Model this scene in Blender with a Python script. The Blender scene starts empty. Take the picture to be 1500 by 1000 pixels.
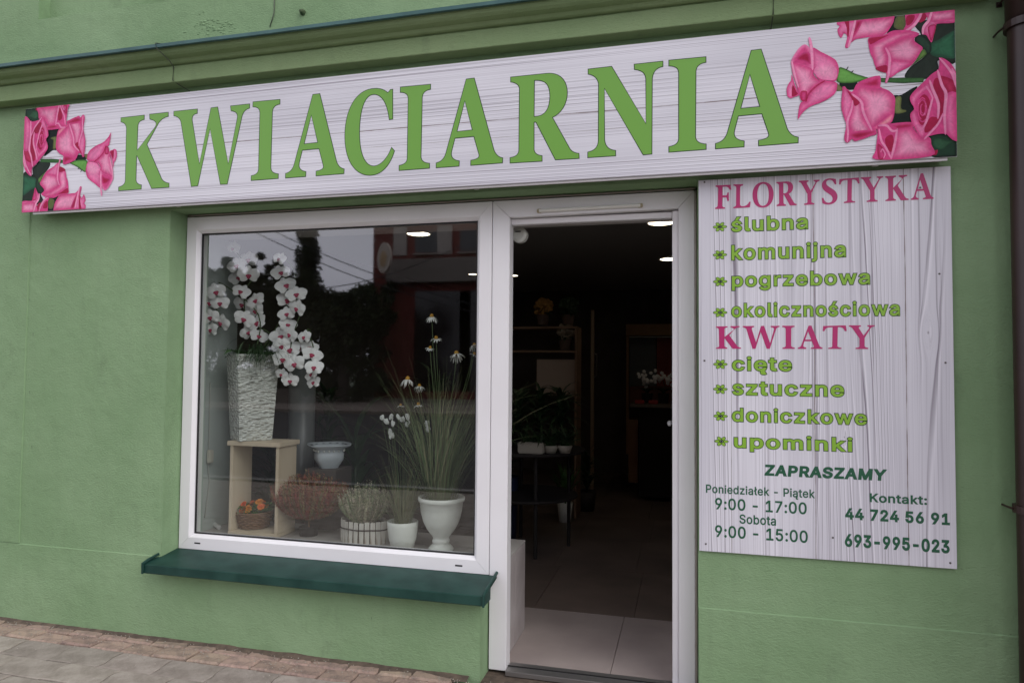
import bpy, bmesh, math, random
from mathutils import Vector, Matrix, noise
from mathutils.geometry import delaunay_2d_cdt

rnd = random.Random(7)
S = bpy.context.scene
COL = S.collection
# ------------------------------------------------------------------ camera
YAW, PITCH, ROLL = math.radians(14.286), math.radians(2.2046), math.radians(0.4925)
CAM = Vector((0.0, -3.1, 1.45))
cy, sy, cp, sp = math.cos(YAW), math.sin(YAW), math.cos(PITCH), math.sin(PITCH)
_f = Vector((-sy*cp, cy*cp, sp)); _r = Vector((cy, sy, 0)); _u = _r.cross(_f)
_R = math.cos(ROLL)*_r + math.sin(ROLL)*_u
_U = -math.sin(ROLL)*_r + math.cos(ROLL)*_u
cd = bpy.data.cameras.new('camera'); cam = bpy.data.objects.new('camera', cd); COL.objects.link(cam)
cd.sensor_width = 36; cd.lens = 24.0; cd.clip_start = 0.05; cd.clip_end = 600
cam.matrix_world = Matrix(((_R.x, _U.x, -_f.x, CAM.x), (_R.y, _U.y, -_f.y, CAM.y), (_R.z, _U.z, -_f.z, CAM.z), (0, 0, 0, 1)))
S.camera = cam

# ------------------------------------------------------------------ sky, sun, exposure
W = bpy.data.worlds.new("World"); S.world = W; W.use_nodes = True
nt = W.node_tree; nt.nodes.clear()
SUN_EL, SUN_AZ = math.radians(44), math.radians(124)      # azimuth clockwise from +y
out = nt.nodes.new('ShaderNodeOutputWorld'); bg = nt.nodes.new('ShaderNodeBackground')
sky = nt.nodes.new('ShaderNodeTexSky'); sky.sky_type = 'NISHITA'; sky.sun_disc = False
sky.sun_elevation = SUN_EL; sky.sun_rotation = SUN_AZ; sky.dust_density = 3; sky.air_density = 1.0
hs = nt.nodes.new('ShaderNodeHueSaturation'); hs.inputs['Saturation'].default_value = 0.25; hs.inputs['Value'].default_value = 1.0
nt.links.new(sky.outputs[0], hs.inputs['Color'])
tc = nt.nodes.new('ShaderNodeTexCoord'); mp = nt.nodes.new('ShaderNodeMapping'); mp.inputs['Scale'].default_value = (1, 1, 3)
nz = nt.nodes.new('ShaderNodeTexNoise'); nz.inputs['Scale'].default_value = 2.2; nz.inputs['Detail'].default_value = 6
nt.links.new(tc.outputs['Generated'], mp.inputs[0]); nt.links.new(mp.outputs[0], nz.inputs['Vector'])
cr = nt.nodes.new('ShaderNodeValToRGB'); cr.color_ramp.elements[0].position = .3; cr.color_ramp.elements[1].position = .7
cr.color_ramp.elements[0].color = (6.2, 6.15, 7.0, 1); cr.color_ramp.elements[1].color = (9.0, 8.9, 9.9, 1)
nt.links.new(nz.outputs[0], cr.inputs[0])
mx = nt.nodes.new('ShaderNodeMix'); mx.data_type = 'RGBA'; mx.inputs['Factor'].default_value = .75
nt.links.new(hs.outputs[0], mx.inputs[6]); nt.links.new(cr.outputs[0], mx.inputs[7])
# thin cloud is brighter towards the horizon, all the way round
sx = nt.nodes.new('ShaderNodeSeparateXYZ'); nt.links.new(tc.outputs['Generated'], sx.inputs[0])
def wm(op, a, b):
    m = nt.nodes.new('ShaderNodeMath'); m.operation = op
    for i, x in enumerate((a, b)):
        if isinstance(x, (int, float)): m.inputs[i].default_value = x
        else: nt.links.new(x, m.inputs[i])
    return m.outputs[0]
hz_ = wm('MULTIPLY', wm('POWER', wm('SUBTRACT', 1.0, wm('ABSOLUTE', sx.outputs[2], 0)), 3.0), .85)
stg = wm('MULTIPLY', wm('ADD', 1.0, hz_), 0.115)
nt.links.new(mx.outputs[2], bg.inputs[0]); nt.links.new(stg, bg.inputs[1]); bg.inputs[1].default_value = 0.115
nt.links.new(bg.outputs[0], out.inputs[0])
sl = bpy.data.lights.new('sun', 'SUN'); sl.energy = 0.85; sl.angle = math.radians(45); sl.color = (1, .965, .93)
so = bpy.data.objects.new('sun', sl); COL.objects.link(so)
_sd = Vector((math.sin(SUN_AZ)*math.cos(SUN_EL), math.cos(SUN_AZ)*math.cos(SUN_EL), math.sin(SUN_EL)))
so.rotation_euler = _sd.to_track_quat('Z', 'Y').to_euler(); so.location = (6, -12, 12)
S.view_settings.view_transform = 'Standard'; S.view_settings.look = 'None'
S.view_settings.exposure = 0.45; S.view_settings.gamma = 1; S.view_settings.use_curve_mapping = False
S.cycles.max_bounces = 8; S.cycles.transparent_max_bounces = 16; S.cycles.glossy_bounces = 4

# ------------------------------------------------------------------ pixel helpers (photo pixels, 1500 x 1000, onto a real plane)
def ray(px, py):
    return _R*((px-750)/1000) + _U*((500-py)/1000) + _f
def at(px, py, y=0.0):
    d = ray(px, py); t = (y-CAM.y)/d.y
    return (CAM.x+d.x*t, CAM.z+d.z*t)
def P3(px, py, y=0.0):
    a = at(px, py, y); return Vector((a[0], y, a[1]))

# ------------------------------------------------------------------ objects
def tag(o, label=None, cat=None, group=None, kind=None):
    if label: o['label'] = label
    if cat: o['category'] = cat
    if group: o['group'] = group
    if kind: o['kind'] = kind
    return o
def empty(name, loc=(0, 0, 0), parent=None, label=None, cat=None, group=None, rz=0):
    o = bpy.data.objects.new(name, None); COL.objects.link(o); o.location = loc; o.rotation_euler = (0, 0, rz)
    o.empty_display_size = .1
    if parent: o.parent = parent
    return tag(o, label, cat, group)
def mesh_obj(name, me, parent=None, loc=None):
    o = bpy.data.objects.new(name, me); COL.objects.link(o)
    if parent:
        o.parent = parent
    if loc is not None: o.location = loc
    return o
class MB:
    def __init__(s): s.v = []; s.f = []; s.mi = []
    def add(s, vs, fs, mi=0):
        b = len(s.v); s.v += [tuple(v) for v in vs]; s.f += [tuple(b+i for i in f) for f in fs]; s.mi += [mi]*len(fs)
        return s
    def box(s, x0, x1, y0, y1, z0, z1, mi=0):
        v = [(x, y, z) for x in (x0, x1) for y in (y0, y1) for z in (z0, z1)]
        return s.add(v, [(0, 1, 3, 2), (4, 6, 7, 5), (0, 4, 5, 1), (2, 3, 7, 6), (0, 2, 6, 4), (1, 5, 7, 3)], mi)
    def prism(s, pts, y0, y1):            # polygon in (x,z), extruded along y
        n = len(pts); v = [(p[0], y0, p[1]) for p in pts]+[(p[0], y1, p[1]) for p in pts]
        return s.add(v, [tuple(range(n)), tuple(range(2*n-1, n-1, -1))]+[(i, i+n, (i+1) % n+n, (i+1) % n) for i in range(n)])
    def vprism(s, pts, z0, z1):           # polygon in (x,y), extruded along z
        n = len(pts); v = [(p[0], p[1], z0) for p in pts]+[(p[0], p[1], z1) for p in pts]
        return s.add(v, [tuple(range(n-1, -1, -1)), tuple(range(n, 2*n))]+[(i, (i+1) % n, (i+1) % n+n, i+n) for i in range(n)])
    def tube(s, pts, r, n=6, cap=True):
        pts = [Vector(p) for p in pts]; k = len(pts)
        rs = r if isinstance(r, (list, tuple)) else [r]*k
        vs = []
        for i, p in enumerate(pts):
            t = (pts[min(i+1, k-1)]-pts[max(i-1, 0)]).normalized()
            a = t.orthogonal().normalized() if abs(t.z) > .95 else t.cross(Vector((0, 0, 1))).normalized()
            b = t.cross(a)
            for j in range(n):
                q = 2*math.pi*j/n; vs.append(p+rs[i]*(a*math.cos(q)+b*math.sin(q)))
        fs = [(i*n+j, i*n+(j+1) % n, (i+1)*n+(j+1) % n, (i+1)*n+j) for i in range(k-1) for j in range(n)]
        if cap: fs += [tuple(range(n-1, -1, -1)), tuple((k-1)*n+j for j in range(n))]
        return s.add(vs, fs)
    def lathe(s, prof, n=28, c=(0, 0, 0)):
        vs = [(c[0]+r*math.cos(2*math.pi*j/n), c[1]+r*math.sin(2*math.pi*j/n), c[2]+z) for r, z in prof for j in range(n)]
        k = len(prof)
        fs = [(i*n+j, i*n+(j+1) % n, (i+1)*n+(j+1) % n, (i+1)*n+j) for i in range(k-1) for j in range(n)]
        return s.add(vs, fs)
    def clampy(s, lim):
        s.v = [(v[0], max(v[1], lim+.02*abs(v[1]-lim)/(1+abs(v[1]-lim))) if v[1] < lim else v[1], v[2]) for v in s.v]; return s
    def build(s, name, mats, parent=None, loc=None, bevel=0, smooth=False, recalc=True):
        me = bpy.data.meshes.new(name); me.from_pydata(s.v, [], s.f)
        if not isinstance(mats, (list, tuple)): mats = [mats]
        for m in mats: me.materials.append(m)
        me.polygons.foreach_set('material_index', s.mi)
        if bevel or recalc:
            bm = bmesh.new(); bm.from_mesh(me)
            if recalc: bmesh.ops.recalc_face_normals(bm, faces=bm.faces)
            if bevel: bmesh.ops.bevel(bm, geom=[e for e in bm.edges if e.is_manifold and e.calc_face_angle(0) > .5], offset=bevel, segments=2, affect='EDGES', clamp_overlap=True)
            bm.to_mesh(me); bm.free()
        if smooth: me.shade_smooth()
        me.update()
        return mesh_obj(name, me, parent, loc)
def copy_tree(o, loc=None, rz=None, parent=None, scale=None, label=None):
    c = o.copy(); COL.objects.link(c)
    if parent is not None: c.parent = parent
    if loc is not None: c.location = loc
    if rz is not None: c.rotation_euler = (0, 0, rz)
    if scale: c.scale = (scale,)*3
    if label: c['label'] = label
    for ch in list(o.children):
        copy_tree(ch, parent=c)
    return c

# ------------------------------------------------------------------ materials
def new_mat(name):
    m = bpy.data.materials.new(name); m.use_nodes = True; n = m.node_tree.nodes; l = m.node_tree.links
    return m, n, l, n['Principled BSDF']
def mat(name, c, rough=.6, c2=None, scale=8, detail=4, nr=.5, bump=0, bscale=200, metal=0, spec=.5, stretch=(1, 1, 1), bdist=.002, lo=.35, hi=.65):
    m, n, l, b = new_mat(name)
    b.inputs['Roughness'].default_value = rough; b.inputs['Metallic'].default_value = metal
    b.inputs['Specular IOR Level'].default_value = spec
    b.inputs['Base Color'].default_value = (*c, 1)
    t = n.new('ShaderNodeTexCoord'); mpn = n.new('ShaderNodeMapping'); mpn.inputs['Scale'].default_value = stretch
    l.new(t.outputs['Object'], mpn.inputs[0])
    if c2:
        z = n.new('ShaderNodeTexNoise'); z.inputs['Scale'].default_value = scale; z.inputs['Detail'].default_value = detail; z.inputs['Roughness'].default_value = nr
        l.new(mpn.outputs[0], z.inputs['Vector'])
        r = n.new('ShaderNodeValToRGB'); r.color_ramp.elements[0].position = lo; r.color_ramp.elements[1].position = hi
        r.color_ramp.elements[0].color = (*c, 1); r.color_ramp.elements[1].color = (*c2, 1)
        l.new(z.outputs[0], r.inputs[0]); l.new(r.outputs[0], b.inputs['Base Color'])
    if bump:
        z = n.new('ShaderNodeTexNoise'); z.inputs['Scale'].default_value = bscale; z.inputs['Detail'].default_value = 5
        l.new(mpn.outputs[0], z.inputs['Vector'])
        bp = n.new('ShaderNodeBump'); bp.inputs['Strength'].default_value = bump; bp.inputs['Distance'].default_value = bdist
        l.new(z.outputs[0], bp.inputs['Height']); l.new(bp.outputs[0], b.inputs['Normal'])
    return m
def add_object_tint(m, amount=.25, hue=0.0):
    n = m.node_tree.nodes; l = m.node_tree.links; b = n['Principled BSDF']
    oi = n.new('ShaderNodeObjectInfo'); hsn = n.new('ShaderNodeHueSaturation')
    mr = n.new('ShaderNodeMapRange'); mr.inputs['To Min'].default_value = 1-amount; mr.inputs['To Max'].default_value = 1+amount
    l.new(oi.outputs['Random'], mr.inputs[0]); l.new(mr.outputs[0], hsn.inputs['Value'])
    if hue:
        m2 = n.new('ShaderNodeMath'); m2.operation = 'MULTIPLY'; m2.inputs[1].default_value = 7.31; l.new(oi.outputs['Random'], m2.inputs[0])
        m3 = n.new('ShaderNodeMath'); m3.operation = 'FRACT'; l.new(m2.outputs[0], m3.inputs[0])
        mr2 = n.new('ShaderNodeMapRange'); mr2.inputs['To Min'].default_value = .5-hue; mr2.inputs['To Max'].default_value = .5+hue
        l.new(m3.outputs[0], mr2.inputs[0]); l.new(mr2.outputs[0], hsn.inputs['Hue'])
    s_ = b.inputs['Base Color']
    if s_.links: l.new(s_.links[0].from_socket, hsn.inputs['Color'])
    else: hsn.inputs['Color'].default_value = s_.default_value
    l.new(hsn.outputs[0], s_)
    return m
def vmath(n, l, op, a, b=None, c=None):
    m = n.new('ShaderNodeMath'); m.operation = op
    for i, x in enumerate((a, b, c)):
        if x is None: continue
        if isinstance(x, (int, float)): m.inputs[i].default_value = x
        else: l.new(x, m.inputs[i])
    return m.outputs[0]

def stucco(name, c, c2, rag=None, dirt=(.10, .13, .08)):
    m, n, l, b = new_mat(name)
    b.inputs['Roughness'].default_value = .88; b.inputs['Specular IOR Level'].default_value = .25
    g = n.new('ShaderNodeNewGeometry'); pos = g.outputs['Position']
    z1 = n.new('ShaderNodeTexNoise'); z1.inputs['Scale'].default_value = 1.3; z1.inputs['Detail'].default_value = 7; z1.inputs['Roughness'].default_value = .6
    l.new(pos, z1.inputs['Vector'])
    r = n.new('ShaderNodeValToRGB'); r.color_ramp.elements[0].position = .36; r.color_ramp.elements[1].position = .64
    r.color_ramp.elements[0].color = (*c, 1); r.color_ramp.elements[1].color = (*c2, 1); l.new(z1.outputs[0], r.inputs[0])
    # dirt speckles and stains
    mpn = n.new('ShaderNodeMapping'); mpn.inputs['Scale'].default_value = (1, 1, .45); l.new(pos, mpn.inputs[0])
    z2 = n.new('ShaderNodeTexNoise'); z2.inputs['Scale'].default_value = 5.5; z2.inputs['Detail'].default_value = 9; z2.inputs['Roughness'].default_value = .72
    l.new(mpn.outputs[0], z2.inputs['Vector'])
    r2 = n.new('ShaderNodeValToRGB'); r2.color_ramp.elements[0].position = .58; r2.color_ramp.elements[1].position = .84
    r2.color_ramp.elements[0].color = (0, 0, 0, 1); r2.color_ramp.elements[1].color = (.5, .5, .5, 1); l.new(z2.outputs[0], r2.inputs[0])
    mxn = n.new('ShaderNodeMix'); mxn.data_type = 'RGBA'; l.new(r2.outputs[0], mxn.inputs['Factor']); l.new(r.outputs[0], mxn.inputs[6]); mxn.inputs[7].default_value = (*dirt, 1)
    z3 = n.new('ShaderNodeTexNoise'); z3.inputs['Scale'].default_value = 38; z3.inputs['Detail'].default_value = 3; l.new(pos, z3.inputs['Vector'])
    r3 = n.new('ShaderNodeValToRGB'); r3.color_ramp.elements[0].position = .735; r3.color_ramp.elements[1].position = .78
    r3.color_ramp.elements[0].color = (0, 0, 0, 1); r3.color_ramp.elements[1].color = (.55, .55, .55, 1); l.new(z3.outputs[0], r3.inputs[0])
    mx2 = n.new('ShaderNodeMix'); mx2.data_type = 'RGBA'; l.new(r3.outputs[0], mx2.inputs['Factor']); mps = n.new('ShaderNodeMapping'); mps.inputs['Scale'].default_value = (1, 1, .06); l.new(pos, mps.inputs[0])
    z4_ = n.new('ShaderNodeTexNoise'); z4_.inputs['Scale'].default_value = 16; z4_.inputs['Detail'].default_value = 6; l.new(mps.outputs[0], z4_.inputs['Vector'])
    mrs = n.new('ShaderNodeMapRange'); mrs.inputs['From Min'].default_value = .55; mrs.inputs['From Max'].default_value = .8; mrs.inputs['To Max'].default_value = .2; l.new(z4_.outputs[0], mrs.inputs[0])
    mstk = n.new('ShaderNodeMix'); mstk.data_type = 'RGBA'; l.new(vmath(n, l, 'MULTIPLY', mrs.outputs[0], z1.outputs[0]), mstk.inputs['Factor']); l.new(mxn.outputs[2], mstk.inputs[6]); mstk.inputs[7].default_value = (.11, .15, .085, 1)
    l.new(mstk.outputs[2], mx2.inputs[6]); mx2.inputs[7].default_value = (.07, .08, .05, 1)
    l.new(mx2.outputs[2], b.inputs['Base Color'])
    # trowelled relief: fine grain lying flat, larger undulations
    mpb = n.new('ShaderNodeMapping'); mpb.inputs['Scale'].default_value = (.55, 1, 1.25); mpb.inputs['Rotation'].default_value = (0, .25, 0); l.new(pos, mpb.inputs[0])
    za = n.new('ShaderNodeTexNoise'); za.inputs['Scale'].default_value = 130; za.inputs['Detail'].default_value = 6; za.inputs['Roughness'].default_value = .65; l.new(mpb.outputs[0], za.inputs['Vector'])
    zb = n.new('ShaderNodeTexNoise'); zb.inputs['Scale'].default_value = 9; zb.inputs['Detail'].default_value = 4; l.new(pos, zb.inputs['Vector'])
    zc = n.new('ShaderNodeTexNoise'); zc.inputs['Scale'].default_value = 1.8; zc.inputs['Detail'].default_value = 2; l.new(pos, zc.inputs['Vector'])
    amp = vmath(n, l, 'MULTIPLY_ADD', zc.outputs[0], .8, .2)
    h = vmath(n, l, 'MULTIPLY', za.outputs[0], vmath(n, l, 'MULTIPLY', amp, 1.7))
    h = vmath(n, l, 'MULTIPLY_ADD', zb.outputs[0], 2.2, h)
    bp = n.new('ShaderNodeBump'); bp.inputs['Strength'].default_value = .9; bp.inputs['Distance'].default_value = .0045
    l.new(h, bp.inputs['Height']); l.new(bp.outputs[0], b.inputs['Normal'])
    return m

GREEN = stucco('green_stucco', (.196, .308, .160), (.246, .364, .203))
GREEN2 = stucco('green_paint_mould', (.215, .308, .150), (.255, .345, .178))
TEAL = mat('teal_sheet_metal', (.006, .036, .028), .5, (.016, .058, .046), 9, 8, bump=.15, bscale=25, spec=.35, bdist=.004)
FLASH = mat('blue_green_flashing', (.025, .085, .085), .5, (.05, .13, .125), 5, bump=.2, bscale=12, bdist=.006)
PVC = mat('white_pvc', (.80, .79, .80), .32, (.77, .755, .765), 3, bump=.05, bscale=60, stretch=(1, 1, 1))
PVCD = mat('pvc_joint_grime', (.25, .22, .19), .8)
GASK = mat('black_gasket', (.012, .012, .013), .5)
BLACK = mat('black_plastic', (.01, .01, .01), .5)
ALU = mat('aluminium', (.35, .34, .33), .35, metal=.8, bump=.1, bscale=80)
BROWN = mat('dark_brown_pipe', (.022, .009, .009), .4, (.034, .014, .013), 4, bump=.1, bscale=20)
DIRT = mat('earth_joint', (.075, .055, .042), .95, (.13, .095, .07), 25, bump=.6, bscale=60, bdist=.006)
WIRE = mat('weathered_cable', (.09, .11, .075), .7)

def glass_mat():
    m = bpy.data.materials.new('window_glass'); m.use_nodes = True; n = m.node_tree.nodes; l = m.node_tree.links; n.clear()
    o = n.new('ShaderNodeOutputMaterial'); mxs = n.new('ShaderNodeMixShader'); tr = n.new('ShaderNodeBsdfTransparent'); gl = n.new('ShaderNodeBsdfGlossy')
    tr.inputs[0].default_value = (.80, .825, .81, 1); gl.inputs['Roughness'].default_value = 0.022; gl.inputs['Color'].default_value = (.96, .97, 1, 1)
    # thin double pane, the same from both sides: Schlick on |cos|, two sheets of glass
    gg = n.new('ShaderNodeNewGeometry'); vd = n.new('ShaderNodeVectorMath'); vd.operation = 'DOT_PRODUCT'
    l.new(gg.outputs['Incoming'], vd.inputs[0]); l.new(gg.outputs['True Normal'], vd.inputs[1])
    c1 = vmath(n, l, 'SUBTRACT', 1.0, vmath(n, l, 'ABSOLUTE', vd.outputs['Value']))
    k = vmath(n, l, 'MULTIPLY_ADD', vmath(n, l, 'POWER', c1, 5.0), .86, .14)
    l.new(k, mxs.inputs[0]); l.new(tr.outputs[0], mxs.inputs[1]); l.new(gl.outputs[0], mxs.inputs[2]); l.new(mxs.outputs[0], o.inputs[0])
    # faint waviness of the big pane
    z = n.new('ShaderNodeTexNoise'); z.inputs['Scale'].default_value = 1.1; g = n.new('ShaderNodeNewGeometry'); l.new(g.outputs['Position'], z.inputs['Vector'])
    bp = n.new('ShaderNodeBump'); bp.inputs['Strength'].default_value = .12; bp.inputs['Distance'].default_value = .004
    l.new(z.outputs[0], bp.inputs['Height']); l.new(bp.outputs[0], gl.inputs['Normal'])
    return m
GLASS = glass_mat()

def whitewood(name, axis, joints, knots=(), freq=55, wp=1.0, al=.45, bands=(), rf=8, rn=26, lin=0):
    """printed white-washed boards: grain runs along the other axis; axis = the one across the grain"""
    m, n, l, b = new_mat(name)
    b.inputs['Roughness'].default_value = .38; b.inputs['Specular IOR Level'].default_value = .4
    g = n.new('ShaderNodeNewGeometry'); sep = n.new('ShaderNodeSeparateXYZ'); l.new(g.outputs['Position'], sep.inputs[0])
    X, Z = sep.outputs[0], sep.outputs[2]
    a, c = (Z, X) if axis == 'z' else (X, Z)      # a across, c along
    def nt_(sa, sc_, det=3, rg=.5, off=0.0, aa=None):
        cmb = n.new('ShaderNodeCombineXYZ')
        l.new(vmath(n, l, 'MULTIPLY', aa if aa is not None else a, sa), cmb.inputs[0]); l.new(vmath(n, l, 'MULTIPLY_ADD', c, sc_, off), cmb.inputs[1])
        z = n.new('ShaderNodeTexNoise'); z.inputs['Scale'].default_value = 1; z.inputs['Detail'].default_value = det; z.inputs['Roughness'].default_value = rg
        l.new(cmb.outputs[0], z.inputs['Vector']); return z.outputs[0]
    warp = nt_(3.5, .9, 2)
    warp2 = nt_(14, 3.0, 2, off=4)
    aw = vmath(n, l, 'MULTIPLY_ADD', warp, .05*wp, a); aw = vmath(n, l, 'MULTIPLY_ADD', warp2, .010*wp, aw)
    for (ka, kc, ra, rc) in knots:
        da = vmath(n, l, 'DIVIDE', vmath(n, l, 'SUBTRACT', a, ka), ra); dc = vmath(n, l, 'DIVIDE', vmath(n, l, 'SUBTRACT', c, kc), rc)
        r2 = vmath(n, l, 'ADD', vmath(n, l, 'MULTIPLY', da, da), vmath(n, l, 'MULTIPLY', dc, dc))
        e = vmath(n, l, 'POWER', 2.718, vmath(n, l, 'MULTIPLY', r2, -1.0))
        # push the grain sideways around the knot
        sgn = vmath(n, l, 'MULTIPLY', vmath(n, l, 'TANH', vmath(n, l, 'MULTIPLY', da, 6.0)), ra*.9)
        aw = vmath(n, l, 'SUBTRACT', aw, vmath(n, l, 'MULTIPLY', vmath(n, l, 'MULTIPLY', sgn, e), .8))
    g1 = nt_(freq*2.2, .8*al, 2, .4, aa=aw)
    g2 = nt_(freq*5, 2.5*al, 3, .6, off=9, aa=aw)
    mask = nt_(9, .5, 1, off=2)
    def ramp(s, lo, hi, v0=0, v1=1):
        r = n.new('ShaderNodeMapRange'); r.inputs['From Min'].default_value = lo; r.inputs['From Max'].default_value = hi
        r.inputs['To Min'].default_value = v0; r.inputs['To Max'].default_value = v1; l.new(s, r.inputs[0]); return r.outputs[0]
    mk = ramp(mask, .38, .60, .15, 1.0)
    for (ba, bw_, bs) in bands:
        da = vmath(n, l, 'DIVIDE', vmath(n, l, 'SUBTRACT', a, ba), bw_)
        mk = vmath(n, l, 'MAXIMUM', vmath(n, l, 'MULTIPLY', mk, .93), vmath(n, l, 'MULTIPLY', vmath(n, l, 'POWER', 2.718, vmath(n, l, 'MULTIPLY', vmath(n, l, 'MULTIPLY', da, da), -1.0)), bs))
    rings = vmath(n, l, 'FRACT', vmath(n, l, 'MULTIPLY_ADD', aw, lin, vmath(n, l, 'MULTIPLY', nt_(rf, .55*al, 1, .3, off=5, aa=aw), rn)))
    rl = vmath(n, l, 'MULTIPLY', ramp(rings, .22, .06), ramp(rings, .0, .05))
    g1m = ramp(nt_(freq*.5, 1.2*al, 2, off=12), .40, .60, .15, 1.0)
    line = vmath(n, l, 'MULTIPLY', vmath(n, l, 'MAXIMUM', vmath(n, l, 'MULTIPLY', rl, g1m), vmath(n, l, 'MULTIPLY', ramp(g1, .57, .66), .55)), mk)
    fine = vmath(n, l, 'MULTIPLY', ramp(g2, .52, .74), ramp(mask, .3, .6, .45, .95))
    tot = vmath(n, l, 'MINIMUM', vmath(n, l, 'ADD', vmath(n, l, 'MULTIPLY', line, 1.1), vmath(n, l, 'MULTIPLY', fine, .45)), 1.0)
    base = n.new('ShaderNodeMix'); base.data_type = 'RGBA'; base.inputs[6].default_value = (.715, .705, .755, 1); base.inputs[7].default_value = (.59, .58, .63, 1)
    l.new(ramp(nt_(5, .6, 3, off=7), .35, .65), base.inputs['Factor'])
    mxa = n.new('ShaderNodeMix'); mxa.data_type = 'RGBA'; l.new(tot, mxa.inputs['Factor']); l.new(base.outputs[2], mxa.inputs[6]); mxa.inputs[7].default_value = (.215, .185, .225, 1)
    last = mxa.outputs[2]
    # highlights beside the grain
    hi_ = vmath(n, l, 'MULTIPLY', vmath(n, l, 'MULTIPLY', ramp(rings, .42, .24), ramp(rings, .18, .24)), vmath(n, l, 'MULTIPLY', mk, .75))
    mxh = n.new('ShaderNodeMix'); mxh.data_type = 'RGBA'; l.new(hi_, mxh.inputs['Factor']); l.new(last, mxh.inputs[6]); mxh.inputs[7].default_value = (.86, .845, .90, 1)
    last = mxh.outputs[2]
    for (j, w) in joints:
        jw = nt_(3, 2.0, 4, off=j*10)
        d = vmath(n, l, 'ABSOLUTE', vmath(n, l, 'SUBTRACT', a, vmath(n, l, 'MULTIPLY_ADD', jw, .006, j-.003)))
        wv = vmath(n, l, 'MULTIPLY', ramp(nt_(1, 9.0, 3, off=j*7), .35, .65, .4, 1.2), w)
        f = vmath(n, l, 'LESS_THAN', d, wv)
        mj = n.new('ShaderNodeMix'); mj.data_type = 'RGBA'; l.new(vmath(n, l, 'MULTIPLY', f, .85), mj.inputs['Factor']); l.new(last, mj.inputs[6]); mj.inputs[7].default_value = (.17, .125, .115, 1)
        last = mj.outputs[2]
    for (ka, kc, ra, rc) in knots:
        da = vmath(n, l, 'DIVIDE', vmath(n, l, 'SUBTRACT', a, ka), ra*.16); dc = vmath(n, l, 'DIVIDE', vmath(n, l, 'SUBTRACT', c, kc), rc*.12)
        r2 = vmath(n, l, 'SQRT', vmath(n, l, 'ADD', vmath(n, l, 'MULTIPLY', da, da), vmath(n, l, 'MULTIPLY', dc, dc)))
        r2 = vmath(n, l, 'ADD', r2, vmath(n, l, 'MULTIPLY', g2, 1.2))
        f = ramp(r2, 1.5, .8)
        mj = n.new('ShaderNodeMix'); mj.data_type = 'RGBA'; l.new(vmath(n, l, 'MULTIPLY', f, .7), mj.inputs['Factor']); l.new(last, mj.inputs[6]); mj.inputs[7].default_value = (.16, .13, .14, 1)
        last = mj.outputs[2]
    l.new(last, b.inputs['Base Color'])
    return m

# ================================================================== THE SETTING: ground
ground = tag(MB().add([(-220, -220, -.16), (220, -220, -.16), (220, 220, -.16), (-220, 220, -.16)], [(0, 1, 2, 3)]).build('ground', mat('far_ground', (.10, .10, .075), .95, (.06, .09, .04), .6)), kind='structure')
asph = mat('asphalt', (.032, .032, .033), .9, (.048, .046, .045), 4, bump=.5, bscale=120, bdist=.004)
tag(MB().box(-90, 90, -17.0, -4.4, -.15, -.10).build('road', asph), kind='structure')
kerbm = mat('kerb_concrete', (.24, .235, .225), .9, (.31, .30, .285), 5, bump=.3, bscale=60)
tag(MB().box(-90, 90, -4.4, -4.25, -.155, .005).build('kerb', kerbm, bevel=.01), kind='structure')
slabm = mat('pavement_grey', (.20, .18, .165), .9, (.27, .245, .225), 1.5, bump=.3, bscale=80)
pav = tag(MB().box(-90, 90, -4.25, .0, -.155, -.035).build('pavement', DIRT), kind='structure')
tag(MB().box(-90, 90, -27, -17.0, -.155, .0).build('far_pavement', mat('far_paving', (.17, .14, .115), .9, (.25, .21, .18), .7, bump=.2, bscale=30)), kind='structure')
MB().box(-.93, .05, .0, .20, -.05, -.016).build('doorway_mortar', DIRT, pav)
# wall-side brick strip: cobbled setts, laid end to end
brickm = add_object_tint(mat('brick_sett', (.36, .26, .205), .9, (.13, .10, .09), 14, 10, nr=.72, bump=.8, bscale=60, bdist=.005, lo=.46, hi=.72), .16, .012)
def sett_mesh(w, d, seed):
    rr = random.Random(seed); bm = bmesh.new(); nx, ny = 7, 5
    g = [[None]*(ny+1) for _ in range(nx+1)]
    for i in range(nx+1):
        for j in range(ny+1):
            u, v = (0, .045, .25, .45, .65, .82, .955, 1)[i], (0, .08, .35, .65, .92, 1)[j]
            e = min(u, 1-u, v, 1-v)
            z = (-.009 if e < .01 else -.001) + rr.uniform(-.0013, .0013)
            g[i][j] = bm.verts.new(((u-.5)*w+(rr.uniform(-.002, .002)), (v-.5)*d+rr.uniform(-.002, .002), z))
    for i in range(nx):
        for j in range(ny): bm.faces.new((g[i][j], g[i+1][j], g[i+1][j+1], g[i][j+1]))
    bd = [g[i][0] for i in range(nx)]+[g[nx][j] for j in range(ny)]+[g[i][ny] for i in range(nx, 0, -1)]+[g[0][j] for j in range(ny, 0, -1)]
    lo = [bm.verts.new((v.co.x, v.co.y, -.05)) for v in bd]
    for i in range(len(bd)):
        k = (i+1) % len(bd); bm.faces.new((bd[i], lo[i], lo[k], bd[k]))
    me = bpy.data.meshes.new('brick'); bm.to_mesh(me); bm.free(); me.materials.append(brickm); return me
setts = [sett_mesh(w, .104, i) for i, w in enumerate([.155, .17, .185, .20, .165])]
sw = [.155, .17, .185, .20, .165]
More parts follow.
